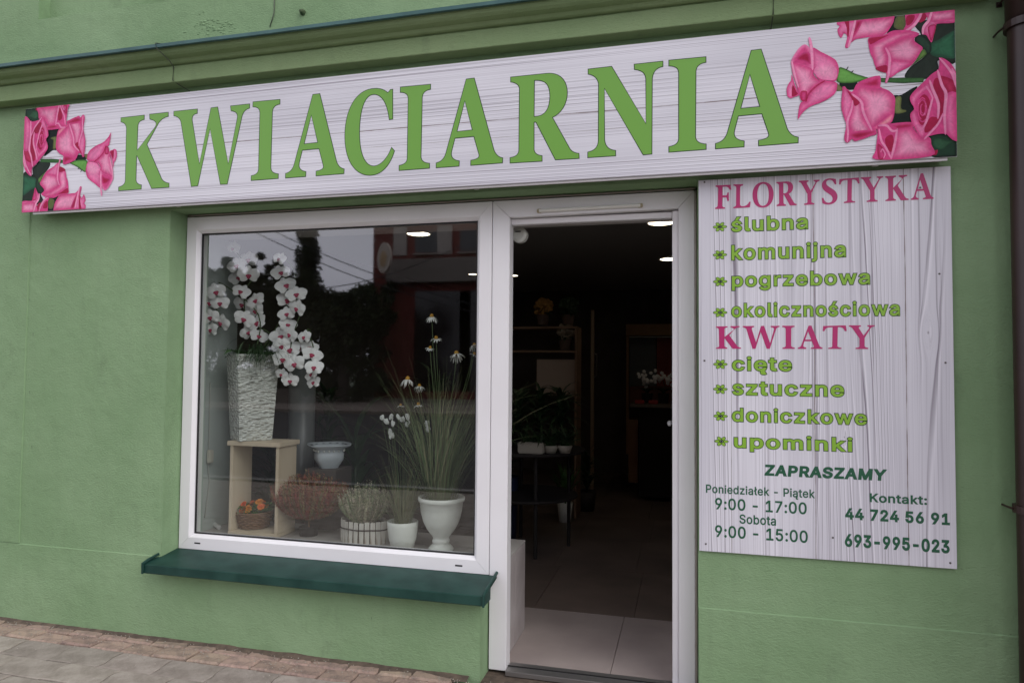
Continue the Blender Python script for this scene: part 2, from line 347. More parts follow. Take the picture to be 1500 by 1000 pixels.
for row, (yc, z) in enumerate([(-.125, .004), (-.022, .008)]):
    x = -5.2+row*.07
    while x < 2.6:
        k = rnd.randrange(5); w = sw[k]
        if not (row == 1 and -1.0 < x+w/2 < .1):
            o = mesh_obj('brick', setts[k], pav, (x+w/2, yc+rnd.uniform(-.006, .006), z+rnd.uniform(-.004, .004)))
            o.rotation_euler = (rnd.uniform(-.03, .03), rnd.uniform(-.03, .03), rnd.choice((0, math.pi))+rnd.uniform(-.03, .03))
        x += w+.003
# interlocking concrete pavers with wavy sides
paverm = add_object_tint(mat('concrete_paver', (.235, .20, .17), .92, (.36, .315, .275), 7, 12, nr=.74, lo=.4, hi=.62, bump=1.0, bscale=90, bdist=.002), .13, .01)
def wav(t, a): return a*math.sin(t*2*math.pi)
def paver_mesh(L, Wd, seed, a=.006):
    rr = random.Random(seed); pts = []
    N = 8
    for i in range(N): pts.append(((i/N-.5)*L, -Wd/2+wav(i/N*1.0, a*.25)))
    for i in range(N): pts.append((L/2+wav(i/N, a), (i/N-.5)*Wd))
    for i in range(N): pts.append(((.5-i/N)*L, Wd/2+wav(1-i/N*1.0, a*.25)))
    for i in range(N): pts.append((-L/2+wav(1-i/N, a), (.5-i/N)*Wd))
    pts = [(x*(1-.002/L*2)+rr.uniform(-.001, .001), y*(1-.002/Wd*2)+rr.uniform(-.001, .001)) for x, y in pts]
    bm = bmesh.new()
    ins = [bm.verts.new((x*(1-.007/L*2), y*(1-.007/Wd*2), rr.uniform(-.0003, .0003))) for x, y in pts]
    top = [bm.verts.new((x, y, -.002+rr.uniform(-.0012, .0012))) for x, y in pts]
    bot = [bm.verts.new((x, y, -.05)) for x, y in pts]
    n = len(pts); bm.faces.new(ins)
    for i in range(n):
        k = (i+1) % n; bm.faces.new((top[i], top[k], ins[k], ins[i])); bm.faces.new((bot[i], bot[k], top[k], top[i]))
    bmesh.ops.recalc_face_normals(bm, faces=bm.faces)
    me = bpy.data.meshes.new('paver'); bm.to_mesh(me); bm.free(); me.materials.append(paverm); return me
PL, PW = .30, .172
pms = [paver_mesh(PL, PW, 50+i) for i in range(5)]
rest = MB()
cnt = 0
for r_ in range(23):
    yc = -.182-PW/2-r_*PW
    for i in range(-26, 20):
        xc = i*PL + (.5*PL if r_ % 2 else 0) + .10
        near = r_ < 9 and -4.8 < xc < 1.6
        if near:
            o = mesh_obj('paver', rnd.choice(pms), pav, (xc, yc, rnd.uniform(-.003, .002)))
            o.rotation_euler = (rnd.uniform(-.008, .008), rnd.uniform(-.008, .008), rnd.choice((0, math.pi))); cnt += 1
        else:
            rest.box(xc-PL/2+.004, xc+PL/2-.004, yc-PW/2+.003, yc+PW/2-.003, -.05, rnd.uniform(-.004, 0))
ro = rest.build('paver', paverm, pav); ro['kind'] = 'stuff'
# mud and litter that has gathered along the wall foot
mud = MB()
N = 240
for i in range(N+1):
    x = -5.0+7.2*i/N
    w1 = .012+.028*abs(noise.noise(Vector((x*2.3, 0, 0)))); z = .010+.010*abs(noise.noise(Vector((x*5, 3, 0))))
    mud.v += [(x, .005, z+.006), (x, -.012-w1*.4, z+.003*noise.noise(Vector((x*40, 0, 1)))), (x, -.02-w1*1.3, .001+.004*noise.noise(Vector((x*30, 5, 0))))]
for i in range(N):
    for j in (0, 1):
        if -1.0 < -5.0+7.2*i/N < .06: continue
        a_ = i*3+j; mud.f.append((a_, a_+1, a_+4, a_+3)); mud.mi.append(0)
tag(mud.build('soil_along_the_wall', DIRT, smooth=True), kind='stuff', label='brown soil and grit gathered along the foot of the green wall', cat='soil')
cr_ = MB()
for i in range(1100):
    x = rnd.uniform(-4.2, .6); y = -abs(rnd.gauss(0.05, .12))-.01; s_ = rnd.uniform(.0015, .005); z = .008
    t = rnd.random()*3
    cr_.add([(x+s_*math.cos(t), y+s_*math.sin(t), z), (x+s_*math.cos(t+2), y+s_*math.sin(t+2), z), (x+s_*math.cos(t+4), y+s_*math.sin(t+4), z), (x, y, z+s_)], [(0, 1, 2), (0, 1, 3), (1, 2, 3), (2, 0, 3)])
tag(cr_.build('gravel_crumbs', mat('crumbs', (.30, .27, .23), .9)), kind='stuff', label='loose pale grit scattered on the pavers by the wall', cat='grit')

# ================================================================== THE SHOP BUILDING
WL, DR, OPR = -2.705, -.93, .052          # window opening left, low wall end, opening right
ZS, ZH = .434, 2.288                      # sill level, opening head
YF = .12                                  # frame plane
bld = empty('shop_building', (-1, 0, 0), label='pale green stuccoed building front with a moulded cornice, shop window and open doorway', cat='building')
bldI = (1, 0, 0)
def B(mb, name, mats, parent=None, **k):  # children of the building keep world coordinates
    if parent is None:
        return mb.build(name, mats, bld, loc=(1, 0, 0), **k)
    return mb.build(name, mats, parent, **k)
XL, XR, ZT = -12.0, 7.0, 7.5
nx0, nx1, nz0 = -3.655, -2.783, 3.452     # recess under the upper window
def grid_wall(xs, zs, hole, y=0.0):
    mb = MB()
    for i in range(len(xs)-1):
        for j in range(len(zs)-1):
            xc, zc = (xs[i]+xs[i+1])/2, (zs[j]+zs[j+1])/2
            if hole(xc, zc): continue
            mb.add([(xs[i], y, zs[j]), (xs[i+1], y, zs[j]), (xs[i+1], y, zs[j+1]), (xs[i], y, zs[j+1])], [(0, 1, 2, 3)])
    return mb
NT = .07
ZW = .417
wall = grid_wall([XL, -7, nx0, nx1, WL, DR, OPR, 3.5, XR], [-.1, ZW, ZH, nz0, 5.2, ZT],
                 lambda x, z: (WL < x < OPR and ZW < z < ZH) or (DR < x < OPR and z < ZW) or (nx0 < x < nx1 and nz0 < z < 5.2))
# openings: reveals
def quad(mb, *p): mb.add(p, [tuple(range(len(p)))])
RV = .20
quad(wall, (WL, 0, ZW), (WL, RV, ZW), (WL, RV, ZH), (WL, 0, ZH))
quad(wall, (WL, 0, ZH), (WL, RV, ZH), (OPR, RV, ZH), (OPR, 0, ZH))
quad(wall, (OPR, 0, -.1), (OPR, 0, ZH), (OPR, RV, ZH), (OPR, RV, -.1))
quad(wall, (DR, 0, -.1), (DR, RV, -.1), (DR, RV, ZW), (DR, 0, ZW))
quad(wall, (WL, 0, ZW), (DR, 0, ZW), (DR, RV, ZW), (WL, RV, ZW))
quad(wall, (nx0, 0, nz0), (nx0, NT, nz0), (nx0, NT, 5.2), (nx0, 0, 5.2))
quad(wall, (nx1, 0, nz0), (nx1, 0, 5.2), (nx1, NT, 5.2), (nx1, NT, nz0))
quad(wall, (nx0, 0, nz0), (nx1, 0, nz0), (nx1, NT, nz0), (nx0, NT, nz0))
quad(wall, (nx0, NT, nz0), (nx1, NT, nz0), (nx1, NT, 5.2), (nx0, NT, 5.2))
quad(wall, (nx0, 0, 5.2), (nx0, NT, 5.2), (nx1, NT, 5.2), (nx1, 0, 5.2))
B(wall, 'facade_wall', GREEN, recalc=False)
# thicker render coat left of the sign, and plinth coat below the sill line
def coat(name, x0, x1, z0, z1, t, seed):
    # slab standing t proud of the wall with slightly wobbling edges
    mb = MB(); n = 60; top = []; 
    for i in range(n+1):
        u = i/n; x = x0+(x1-x0)*u
        top.append((x, z1+.0015*noise.noise(Vector((x*9, seed, 0)))))
    vs = []; 
    for x, z in top: vs += [(x, -t, z0), (x, -t, z-.004), (x, -.0001, z)]
    fs = []
    for i in range(n):
        a = i*3; fs += [(a, a+3, a+4, a+1), (a+1, a+4, a+5, a+2)]
    mb.add(vs, fs)
    for x in (x0, x1): mb.add([(x, -t, z0), (x, -t, z1-.004), (x, 0, z1), (x, 0, z0)], [(0, 1, 2, 3)])
    return B(mb, name, GREEN)
coat('plinth_band', XL, WL-.004, -.08, ZS+.001, .004, 1)
coat('plinth_band', WL-.004, DR, -.08, ZW-.002, .004, 1)
coat('plinth_band', OPR+.002, XR, -.08, ZS-.008, .004, 2)
lc = MB(); 
vs = []
for i in range(61):
    z = ZS+.004+(2.94-ZS-.004)*i/60; x = nx0+.004*noise.noise(Vector((z*3, 0, 9)))
    vs += [(XL, -.006, z), (x-.004, -.006, z), (x, -.0002, z)]
for i in range(60):
    a = i*3; lc.f += [(a, a+1, a+4, a+3), (a+1, a+2, a+5, a+4)]; lc.mi += [0, 0]
lc.v += vs
B(lc, 'render_coat', GREEN)
# cornice: moulding profile run along the front  (outward, z)
prof = [(.0, 2.952), (.078, 2.952), (.080, 2.955), (.080, 3.036), (.072, 3.040), (.072, 3.045), (.086, 3.046), (.094, 3.050), (.100, 3.058), (.104, 3.064), (.118, 3.066),
        (.134, 3.070), (.148, 3.079), (.156, 3.092), (.158, 3.100), (.0, 3.104)]
CX0, CX1 = XL, 1.19
def extr(prof, x0, x1, n, wob=.0012, seed=0):
    mb = MB(); k = len(prof)
    for i in range(n+1):
        x = x0+(x1-x0)*i/n
        for (p, z) in prof: mb.v.append((x, -p+wob*noise.noise(Vector((x*2.5, z*20, seed))), z+2*wob*noise.noise(Vector((x*1.3, z*9, seed+3)))))
    for i in range(n):
        for j in range(k-1): mb.f.append((i*k+j, (i+1)*k+j, (i+1)*k+j+1, i*k+j+1)); mb.mi.append(0)
    mb.f.append(tuple(range(k))); mb.mi.append(0); mb.f.append(tuple(n*k+j for j in range(k))); mb.mi.append(0)
    return mb
B(extr(prof, CX0, CX1, 150), 'cornice', GREEN2)
fprof = [(.150, 3.101), (.176, 3.094), (.180, 3.096), (.180, 3.113), (.174, 3.116), (.0, 3.165)]
for (a0, a1) in ((-9.0, -5.2), (-5.2, -2.66), (-2.668, -.62), (-.628, 1.19)):
    sh = rnd.uniform(0, .003)
    B(extr([(p+sh, z+sh) for p, z in fprof], a0, a1, 40, .0016, a0), 'cornice_flashing', FLASH)
# sill of folded green sheet
sill = empty('window_sill', (0, 0, 0), bld); sill.location = (1, 0, 0)
sx0, sx1 = -2.722, -.885
s = MB(); pr = [(.118, .447), (-.098, .419), (-.103, .416), (-.103, .376), (-.099, .372), (-.09, .374), (-.097, .380), (-.097, .408), (.118, .436)]
pts0 = [(sx0, y, z) for y, z in pr]; k = len(pr); n = 24
for i in range(n+1):
    x = sx0+(sx1-sx0)*i/n
    for (y, z) in pr: s.v.append((x, y, z+.0012*noise.noise(Vector((x*2, y*9, 0)))))
for i in range(n):
    for j in range(k): s.f.append((i*k+j, (i+1)*k+j, (i+1)*k+(j+1) % k, i*k+(j+1) % k)); s.mi.append(0)
s.build('sill_sheet', TEAL, sill)
for x in (sx0, sx1):
    fb = MB(); fb.tube([(x, -.108, .372), (x, -.107, .424), (x, -.07, .433), (x, .0, .444), (x, .118 if x > -1.5 else .06, .462)], [.006, .008, .008, .0075, .0075], 8)
    fb.box(x-.003, x+.003, -.106, .0, .374, .430)
    fb.build('sill_end_cap', TEAL, sill, bevel=0)
# ---- window: four mitred rails, gasket, pane
win = empty('window', (1, 0, 0), bld)
wx0, wx1, wz0, wz1 = -2.698, -.9265, .447, 2.272
gx0, gx1, gz0, gz1 = -2.620, -1.006, .527, 2.183
def mitred(o, i, prof, name, parent, m=PVC):
    """o, i: outer and inner rectangles (x0,x1,z0,z1); prof: list of (t 0..1 from outer to inner, y)"""
    ob = [(o[0], o[2]), (o[1], o[2]), (o[1], o[3]), (o[0], o[3])]; ib = [(i[0], i[2]), (i[1], i[2]), (i[1], i[3]), (i[0], i[3])]
    g = .0006
    for s_ in range(4):
        a, b = s_, (s_+1) % 4
        mb = MB(); k = len(prof)
        for c in (a, b):
            dx = (ob[b][0]-ob[a][0], ob[b][1]-ob[a][1]); L = math.hypot(*dx); sg = g if c == a else -g
            for t, y in prof:
                mb.v.append((ob[c][0]+(ib[c][0]-ob[c][0])*t+dx[0]/L*sg, y, ob[c][1]+(ib[c][1]-ob[c][1])*t+dx[1]/L*sg))
        for j in range(k): mb.f.append((j, (j+1) % k, k+(j+1) % k, k+j)); mb.mi.append(0)
        mb.f += [tuple(range(k)), tuple(range(2*k-1, k-1, -1))]; mb.mi += [0, 0]
        mb.build(name, m, parent)
wprof = [(0, YF+.004), (.02, YF), (.80, YF), (.84, YF+.003), (.97, YF+.016), (1.0, YF+.02), (1.0, YF+.075), (0, YF+.075)]
mitred((wx0, wx1, wz0, wz1), (gx0, gx1, gz0, gz1), wprof, 'frame_rail', win)
gk = MB()
e_ = .007
gk.box(gx0, gx1, YF+.026, YF+.034, gz0, gz0+e_).box(gx0, gx1, YF+.026, YF+.034, gz1-e_, gz1).box(gx0, gx0+e_, YF+.026, YF+.034, gz0+e_, gz1-e_).box(gx1-e_, gx1, YF+.026, YF+.034, gz0+e_, gz1-e_)
gk.build('gasket', GASK, win)
MB().add([(gx0, YF+.036, gz0), (gx1, YF+.036, gz0), (gx1, YF+.036, gz1), (gx0, YF+.036, gz1)], [(0, 1, 2, 3)]).build('pane', GLASS, win)
for px, py in ((289, 795), (672, 828)):
    x, z = at(px, py, YF); MB().box(x-.019, x+.019, YF-.0012, YF+.002, z-.004, z+.004).build('drain_slot', BLACK, win, bevel=.001)
# ---- door frame
dfr = empty('door_frame', (1, 0, 0), bld)
dx0, dx1, dix0, dix1, dz1, diz1 = -.9235, .040, -.836, -.060, 2.272, 2.187
g = .0006
def post(pts, name='frame_post', m=PVC): MB().prism(pts, YF, YF+.075).build(name, m, dfr, bevel=.0025)
post([(dx0, 0.0), (dix0, 0.0), (dix0, diz1-g), (dx0, dz1-g)])
post([(dix1+.028, .002), (dx1, .002), (dx1, dz1-g), (dix1+.028, diz1+.006-g)])
post([(dx0+g, dz1), (dix0+g, diz1), (dix1+.028-g, diz1+.006), (dx1-g, dz1)], 'frame_head')
MB().box(dix1, dix1+.0275, YF+.02, YF+.075, .02, diz1-.001).build('frame_rebate', PVC, dfr, bevel=.002)
MB().box(dix0, dix1-.001, YF+.035, YF+.075, diz1-.030, diz1-.0015).build('frame_rebate', PVC, dfr, bevel=.002)
# sealant bead at the right jamb and along the head
bead = MB(); bp_ = []
for i in range(90):
    z = .01+2.26*i/89; bp_.append((OPR-.006+.002*noise.noise(Vector((z*12, 2, 0))), YF-.001, z))
bead.tube(bp_, [.006+.0025*noise.noise(Vector((i*.9, 0, 0))) for i in range(90)], 6)
hp = [(-2.69+2.735*i/120, YF-.002, 2.280+.0015*noise.noise(Vector((i*.5, 0, 7)))) for i in range(121)]
bead.tube(hp, [.005+.003*noise.noise(Vector((i*.7, 4, 0))) for i in range(121)], 6)
bead.build('sealant', PVCD, dfr, smooth=True)
# threshold
MB().box(-.834, .038, .095, .20, -.012, .012).build('threshold', ALU, dfr, bevel=.003)
MB().box(-.834, .038, .148, .152, .0125, .017).build('threshold_strip', BLACK, dfr)
st0, st1 = at(790, 309, YF-.006), at(938, 301, YF-.006)
sm = MB().tube([(st0[0], YF-.008, st0[1]), (st1[0], YF-.008, st1[1]+.0)], .0085, 12)
stick = sm.build('door_head_strip', mat('strip_white', (.78, .77, .72), .3), dfr, smooth=False)
for p in (st0, st1):
    MB().box(p[0]-.012, p[0]+.012, YF-.011, YF-.0005, p[1]-.010, p[1]+.010).build('strip_clip', mat('yellowed_clip', (.42, .36, .24), .5), stick, bevel=.003)
# open door leaf, swung inwards against the right
leaf = empty('door_leaf', (1+(-.030), .19, 0), bld, rz=math.radians(90))
lw = .80
mb = MB().box(.0, .075, -.06, 0, .02, 2.15).box(lw-.075, lw, -.06, 0, .02, 2.15).box(.075, lw-.075, -.06, 0, 2.06, 2.15).box(.075, lw-.075, -.06, 0, .02, .16)
mb.build('leaf_frame', PVC, leaf, bevel=.003)
MB().box(.075, lw-.075, -.034, -.026, .16, 2.06).build('pane', GLASS, leaf)
hx, hz = .745, 1.145
hm = mat('white_handle', (.75, .75, .74), .25)
MB().box(hx-.016, hx+.016, .0, .010, hz-.12, hz+.07).build('handle_plate', hm, leaf, bevel=.004)
MB().tube([(hx, .005, hz), (hx, .045, hz), (hx-.008, .055, hz), (hx-.06, .060, hz+.002), (hx-.12, .058, hz-.002)], [.011, .011, .012, .0125, .010], 10).build('handle', hm, leaf, smooth=True)
# ---- interior shell
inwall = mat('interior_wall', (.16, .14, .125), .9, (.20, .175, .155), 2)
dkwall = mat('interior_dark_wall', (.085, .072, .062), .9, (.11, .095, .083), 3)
ceilm = mat('interior_ceiling', (.34, .32, .30), .95)
X0, X1, Y1, ZC = -3.4, 1.6, 6.6, 2.56
tag(MB().box(X0-.1, X1+.1, .4905, Y1-.0005, ZC+.0005, ZC+.05).build('ceiling', ceilm), kind='structure')
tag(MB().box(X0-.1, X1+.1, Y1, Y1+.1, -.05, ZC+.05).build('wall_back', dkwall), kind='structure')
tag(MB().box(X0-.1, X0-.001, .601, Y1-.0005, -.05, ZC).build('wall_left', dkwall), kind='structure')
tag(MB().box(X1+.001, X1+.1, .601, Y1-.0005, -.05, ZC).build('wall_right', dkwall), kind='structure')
lint = mat('lintel_plaster', (.50, .47, .46), .9)
tag(MB().box(X0, X1, .20, .49, 2.21, 3.0).build('lintel', lint), kind='structure')
tag(MB().box(X0-.1, -2.712, .20, .60, -.05, 2.208).box(X0-.1, X0-.001, .4905, .60, 2.209, ZC).build('wall_window_side', mat('pale_reveal', (.42, .47, .44), .8, (.48, .53, .50), 2)), kind='structure')
tag(MB().box(.062, X1+.1, .20, .60, -.05, 2.208).box(X1+.001, X1+.1, .4905, .60, 2.209, ZC).build('wall_door_side', inwall), kind='structure')
fl = tag(MB().box(X0, X1, .20, Y1, -.06, -.012).build('floor', mat('tile_grout', (.06, .055, .05), .9)), kind='structure')
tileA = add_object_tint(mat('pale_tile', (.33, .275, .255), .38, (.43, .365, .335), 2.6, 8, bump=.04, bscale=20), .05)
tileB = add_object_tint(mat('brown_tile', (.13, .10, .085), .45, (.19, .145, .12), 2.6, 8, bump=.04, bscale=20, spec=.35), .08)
yr = [.202, 1.0]+[1.0+.9*i for i in range(1, 7)]+[Y1]
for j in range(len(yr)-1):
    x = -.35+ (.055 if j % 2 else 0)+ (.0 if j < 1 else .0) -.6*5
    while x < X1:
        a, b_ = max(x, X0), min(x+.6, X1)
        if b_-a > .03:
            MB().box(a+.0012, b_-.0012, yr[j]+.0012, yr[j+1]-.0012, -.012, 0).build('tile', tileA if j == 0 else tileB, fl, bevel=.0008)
        x += .6
# display platform clad in tile
platm = mat('platform_board', (.34, .32, .30), .55, (.42, .40, .375), 3)
plat = empty('display_platform', (-1.8, .4, 0), label='low tiled display platform behind the shop window', cat='platform')
pb = lambda mb, name, m, **k: mb.build(name, m, plat, loc=(1.8, -.4, 0), **k)
pb(MB().box(-2.711, -.885, .205, .655, 0.001, .478), 'platform_body', inwall)
pb(MB().box(-2.711, -.870, .198, .660, .478, .490), 'platform_top', platm, bevel=.002)
tcl = mat('marbled_tile', (.34, .30, .29), .35, (.46, .42, .41), 4, 8)
pb(MB().box(-.884, -.870, .205, .430, .002, .477), 'side_tile', tcl, bevel=.001)
pb(MB().box(-.884, -.870, .432, .655, .002, .477), 'side_tile', tcl, bevel=.001)

# ================================================================== DOWNPIPE
dp = empty('downpipe', (1.284, -.08, 0), label='dark brown rain downpipe at the right edge of the green wall', cat='downpipe')
MB().tube([(0, 0, .0), (0, 0, 2.93)], .06, 24, cap=False).build('pipe_lower', BROWN, dp, smooth=True)
MB().tube([(0, 0, 2.80), (0, 0, 6.0)], .066, 24).build('pipe_upper', BROWN, dp, smooth=True)
for z in (2.80, .93):
    MB().tube([(0, 0, z-.014), (0, 0, z+.014)], .072, 24).build('pipe_clip', BROWN, dp)
    MB().tube([(-.072, .0, z), (-.078, .04, z), (-.078, .08, z)], .0045, 8).build('clip_screw', BROWN, dp)
# neighbouring house, out of view; its jutting front is added to shade the wall
tag(MB().box(1.42, 9, -.55, 8, -.1, 7.5).build('shading_neighbour_house', mat('brown_render', (.09, .05, .04), .9, (.12, .07, .055), 3)), 'unseen dark brown rendered neighbouring house beyond the downpipe, brought forward to shade the green wall', 'building')
bk = empty('iron_hook', (*at(1466, 4, -.02)[:1], -.02, at(1466, 4, -.02)[1]), label='small dark iron hook under the cornice end', cat='hook')
MB().tube([(0, .02, 0), (0, -.02, 0), (.01, -.028, -.008), (.014, -.02, -.018)], .004, 8).build('hook', BROWN, bk)
MB().box(-.010, .010, .014, .02, -.010, .010).build('hook_plate', BROWN, bk)
# cables over the cornice
def cable(name, pts, label, r=.0028):
    o = MB().tube(pts, r, 5).build(name, WIRE, None, smooth=True); tag(o, label, 'cable'); return o
x_ = at(236, 80, -.15)[0]
cable('thin_cable', [(x_-.012, -.03, 3.18), (x_-.008, -.183, 3.118), (x_+.0, -.183, 3.09), (x_+.02, -.11, 3.052), (x_+.024, -.086, 3.03), (x_+.02, -.085, 2.96), (x_+.03, -.05, 2.948), (x_+.06, -.004, 2.93), (x_+.06, -.004, 2.88)],
      'thin painted cable running down the cornice above the letter W')
x_ = at(1132, 5, -.09)[0]
cable('thin_cable', [(x_-.05, -.06, 3.165), (x_-.02, -.185, 3.118), (x_, -.183, 3.09), (x_+.005, -.115, 3.06), (x_+.004, -.084, 3.03), (x_+.002, -.083, 2.955), (x_+.003, -.04, 2.947), (x_+.002, -.004, 2.93), (x_, -.004, 2.86)],
      'thin painted cable running down the cornice above the last letter A')
cable('thin_cable', [(*[at(402, y_, -.003) for y_ in (0,)][0][:1], -.003, at(402, 0)[1]+.1), (at(402, 20)[0], -.003, at(402, 20)[1]), (at(396, 40)[0], -.004, at(396, 40)[1])],
      'short thin cable on the green wall above the cornice')
bx_, bz_ = at(444, 19)
nb = tag(MB().tube([(0, .0, 0), (0, -.012, 0), (0, -.03, -.004)], [.016, .014, .006], 10).build('wall_anchor', mat('painted_anchor', (.06, .09, .04), .7), None, loc=(bx_, 0, bz_)), 'small green painted anchor stub on the upper wall', 'anchor')
# chipped plaster above the cornice: shallow crusts
chips = MB()
for i in range(60):
    a = at(rnd.gauss(313, 14), rnd.gauss(38, 7)); s_ = rnd.uniform(.004, .013); t0 = rnd.random()*6
    pts = [(a[0]+s_*(1+.5*rnd.random())*math.cos(t0+q), a[1]+.6*s_*math.sin(t0+q)) for q in (0, 1.1, 2.2, 3.3, 4.6, 5.5)]
    n = 6; vs = [(p[0], -.0003, p[1]) for p in pts]+[(a[0], -.0035, a[1])]
    chips.add(vs, [(i_, (i_+1) % n, n) for i_ in range(n)])
B(chips, 'flaking_plaster', GREEN)['kind'] = 'stuff'
scr = MB()
for px, py in ((48, 655), (58, 300), (45, 440), (50, 490), (43, 550), (45, 575), (38, 740), (240, 468), (545, 905)):
    a = at(px, py); s_ = rnd.uniform(.003, .006)
    scr.add([(a[0]-s_*.4, -.0068, a[1]+s_*2), (a[0]+s_*.5, -.0068, a[1]-s_*2), (a[0]+s_*.2, -.0068, a[1]+s_*1.8)], [(0, 1, 2)])
B(scr, 'scuff_mark', BLACK)['kind'] = 'stuff'

# ================================================================== PRINT TOOLS
def area2(lp): return sum(lp[i-1][0]*lp[i][1]-lp[i][0]*lp[i-1][1] for i in range(len(lp)))
def wind(p, lp):
    x, z = p; w = 0
    for i in range(len(lp)):
        (ax, az), (bx, bz) = lp[i-1], lp[i]
        if (az <= z) != (bz <= z):
            s_ = (bx-ax)*(z-az)-(x-ax)*(bz-az)
            if bz > az and s_ > 0: w += 1
            elif bz <= az and s_ < 0: w -= 1
    return w
def fill(g_):
    """triangles of an outer loop with holes, by non-zero winding"""
    lps = []
    for k, lp in enumerate(g_):
        q = [p for i, p in enumerate(lp) if abs(p[0]-lp[i-1][0])+abs(p[1]-lp[i-1][1]) > 1e-5]
        if len(q) < 3: continue
        if (area2(q) > 0) != (k == 0): q = q[::-1]
        lps.append(q)
    pts, ed = [], []
    ox, oz = lps[0][0]
    for lp in lps:
        b = len(pts); n = len(lp); pts += [Vector(((p[0]-ox)*100, (p[1]-oz)*100)) for p in lp]; ed += [(b+i, b+(i+1) % n) for i in range(n)]
    vo, _, fo, _, _, _ = delaunay_2d_cdt(pts, ed, [], 0, 1e-6)
    V = [(v.x/100+ox, v.y/100+oz) for v in vo]; F = []
    for f in fo:
        c = (sum(V[i][0] for i in f)/len(f), sum(V[i][1] for i in f)/len(f))
        if sum(wind(c, lp) for lp in lps) > 0: F.append(tuple(f))
    return V, F
def multi(groups, y, name, m, parent, loc):
    mb = MB()
    for i, g_ in enumerate(groups):
        V, F = fill(g_); mb.add([(x, y-.00002*(i % 8), z) for x, z in V], F)
    return mb.build(name, m, parent, loc=loc, recalc=False)
def plane_mesh(polys, y, name, m, parent, loc=(0, 0, 0)):
    return multi(glyph_groups(polys), y, name, m, parent, loc)
def flat_curve(polys, off):
    pass
def bez(path):
    """SVG-like path (M L Q C Z) in pixels -> polyline"""
    tk = path.replace(',', ' ').split(); i = 0; out = []; cur = None; cmd = None
    loops = []
    while i < len(tk):
        if tk[i] in 'MLQCZ':
            cmd = tk[i]; i += 1
            if cmd == 'Z': loops.append(out); out = []
            continue
        if cmd in 'ML': cur = (float(tk[i]), float(tk[i+1])); i += 2; out.append(cur)
        elif cmd == 'Q':
            c1 = (float(tk[i]), float(tk[i+1])); e = (float(tk[i+2]), float(tk[i+3])); i += 4
            for k in range(1, 9):
                t = k/8; out.append(tuple((1-t)**2*cur[d]+2*t*(1-t)*c1[d]+t*t*e[d] for d in (0, 1)))
            cur = e
        elif cmd == 'C':
            c1 = (float(tk[i]), float(tk[i+1])); c2 = (float(tk[i+2]), float(tk[i+3])); e = (float(tk[i+4]), float(tk[i+5])); i += 6
            for k in range(1, 15):
                t = k/14; out.append(tuple((1-t)**3*cur[d]+3*t*(1-t)**2*c1[d]+3*t*t*(1-t)*c2[d]+t**3*e[d] for d in (0, 1)))
            cur = e
    return loops
def offset_loop(lp, d):
    """shift a closed loop outward by d (for counters the sign of its area flips the side)"""
    n = len(lp); area = sum(lp[i][0]*lp[(i+1) % n][1]-lp[(i+1) % n][0]*lp[i][1] for i in range(n))
    out = []
    for i in range(n):
        p, a, b = Vector(lp[i]), Vector(lp[i-1]), Vector(lp[(i+1) % n])
        e1 = (p-a); e2 = (b-p)
        if e1.length < 1e-7: e1 = e2
        if e2.length < 1e-7: e2 = e1
        e1.normalize(); e2.normalize()
        n1 = Vector((e1.y, -e1.x)); n2 = Vector((e2.y, -e2.x)); m = n1+n2
        if m.length < 1e-4: m = n1
        m.normalize(); k = min(1/max(m.dot(n1), .35), 2)
        s_ = d*k*(1 if area > 0 else -1); out.append((p.x+m.x*s_, p.y+m.y*s_))
    return out
def inside(p, lp):
    c = False; x, z = p; j = len(lp)-1
    for i in range(len(lp)):
        if (lp[i][1] > z) != (lp[j][1] > z) and x < (lp[j][0]-lp[i][0])*(z-lp[i][1])/(lp[j][1]-lp[i][1])+lp[i][0]: c = not c
        j = i
    return c
def glyph_groups(loops, strict=False):
    """[[outer, hole, ...], ...] : a loop whose first points lie inside another one is a hole of it"""
    outs, holes = [], []
    for i, l_ in enumerate(loops):
        par = [k for k, m_ in enumerate(loops) if k != i and not (strict and area2(l_)*area2(m_) > 0) and all(inside(l_[q], m_) for q in range(0, len(l_), max(1, len(l_)//6)))]
        (holes if par else outs).append((i, par))
    return [[loops[i]]+[loops[h] for h, par in holes if i in par] for i, _ in outs]
def bolden(loops, d, strict=False):
    r = []
    for g_ in glyph_groups(loops, strict): r.append([offset_loop(g_[0], d)]+[offset_loop(h, -d) for h in g_[1:]])
    return r
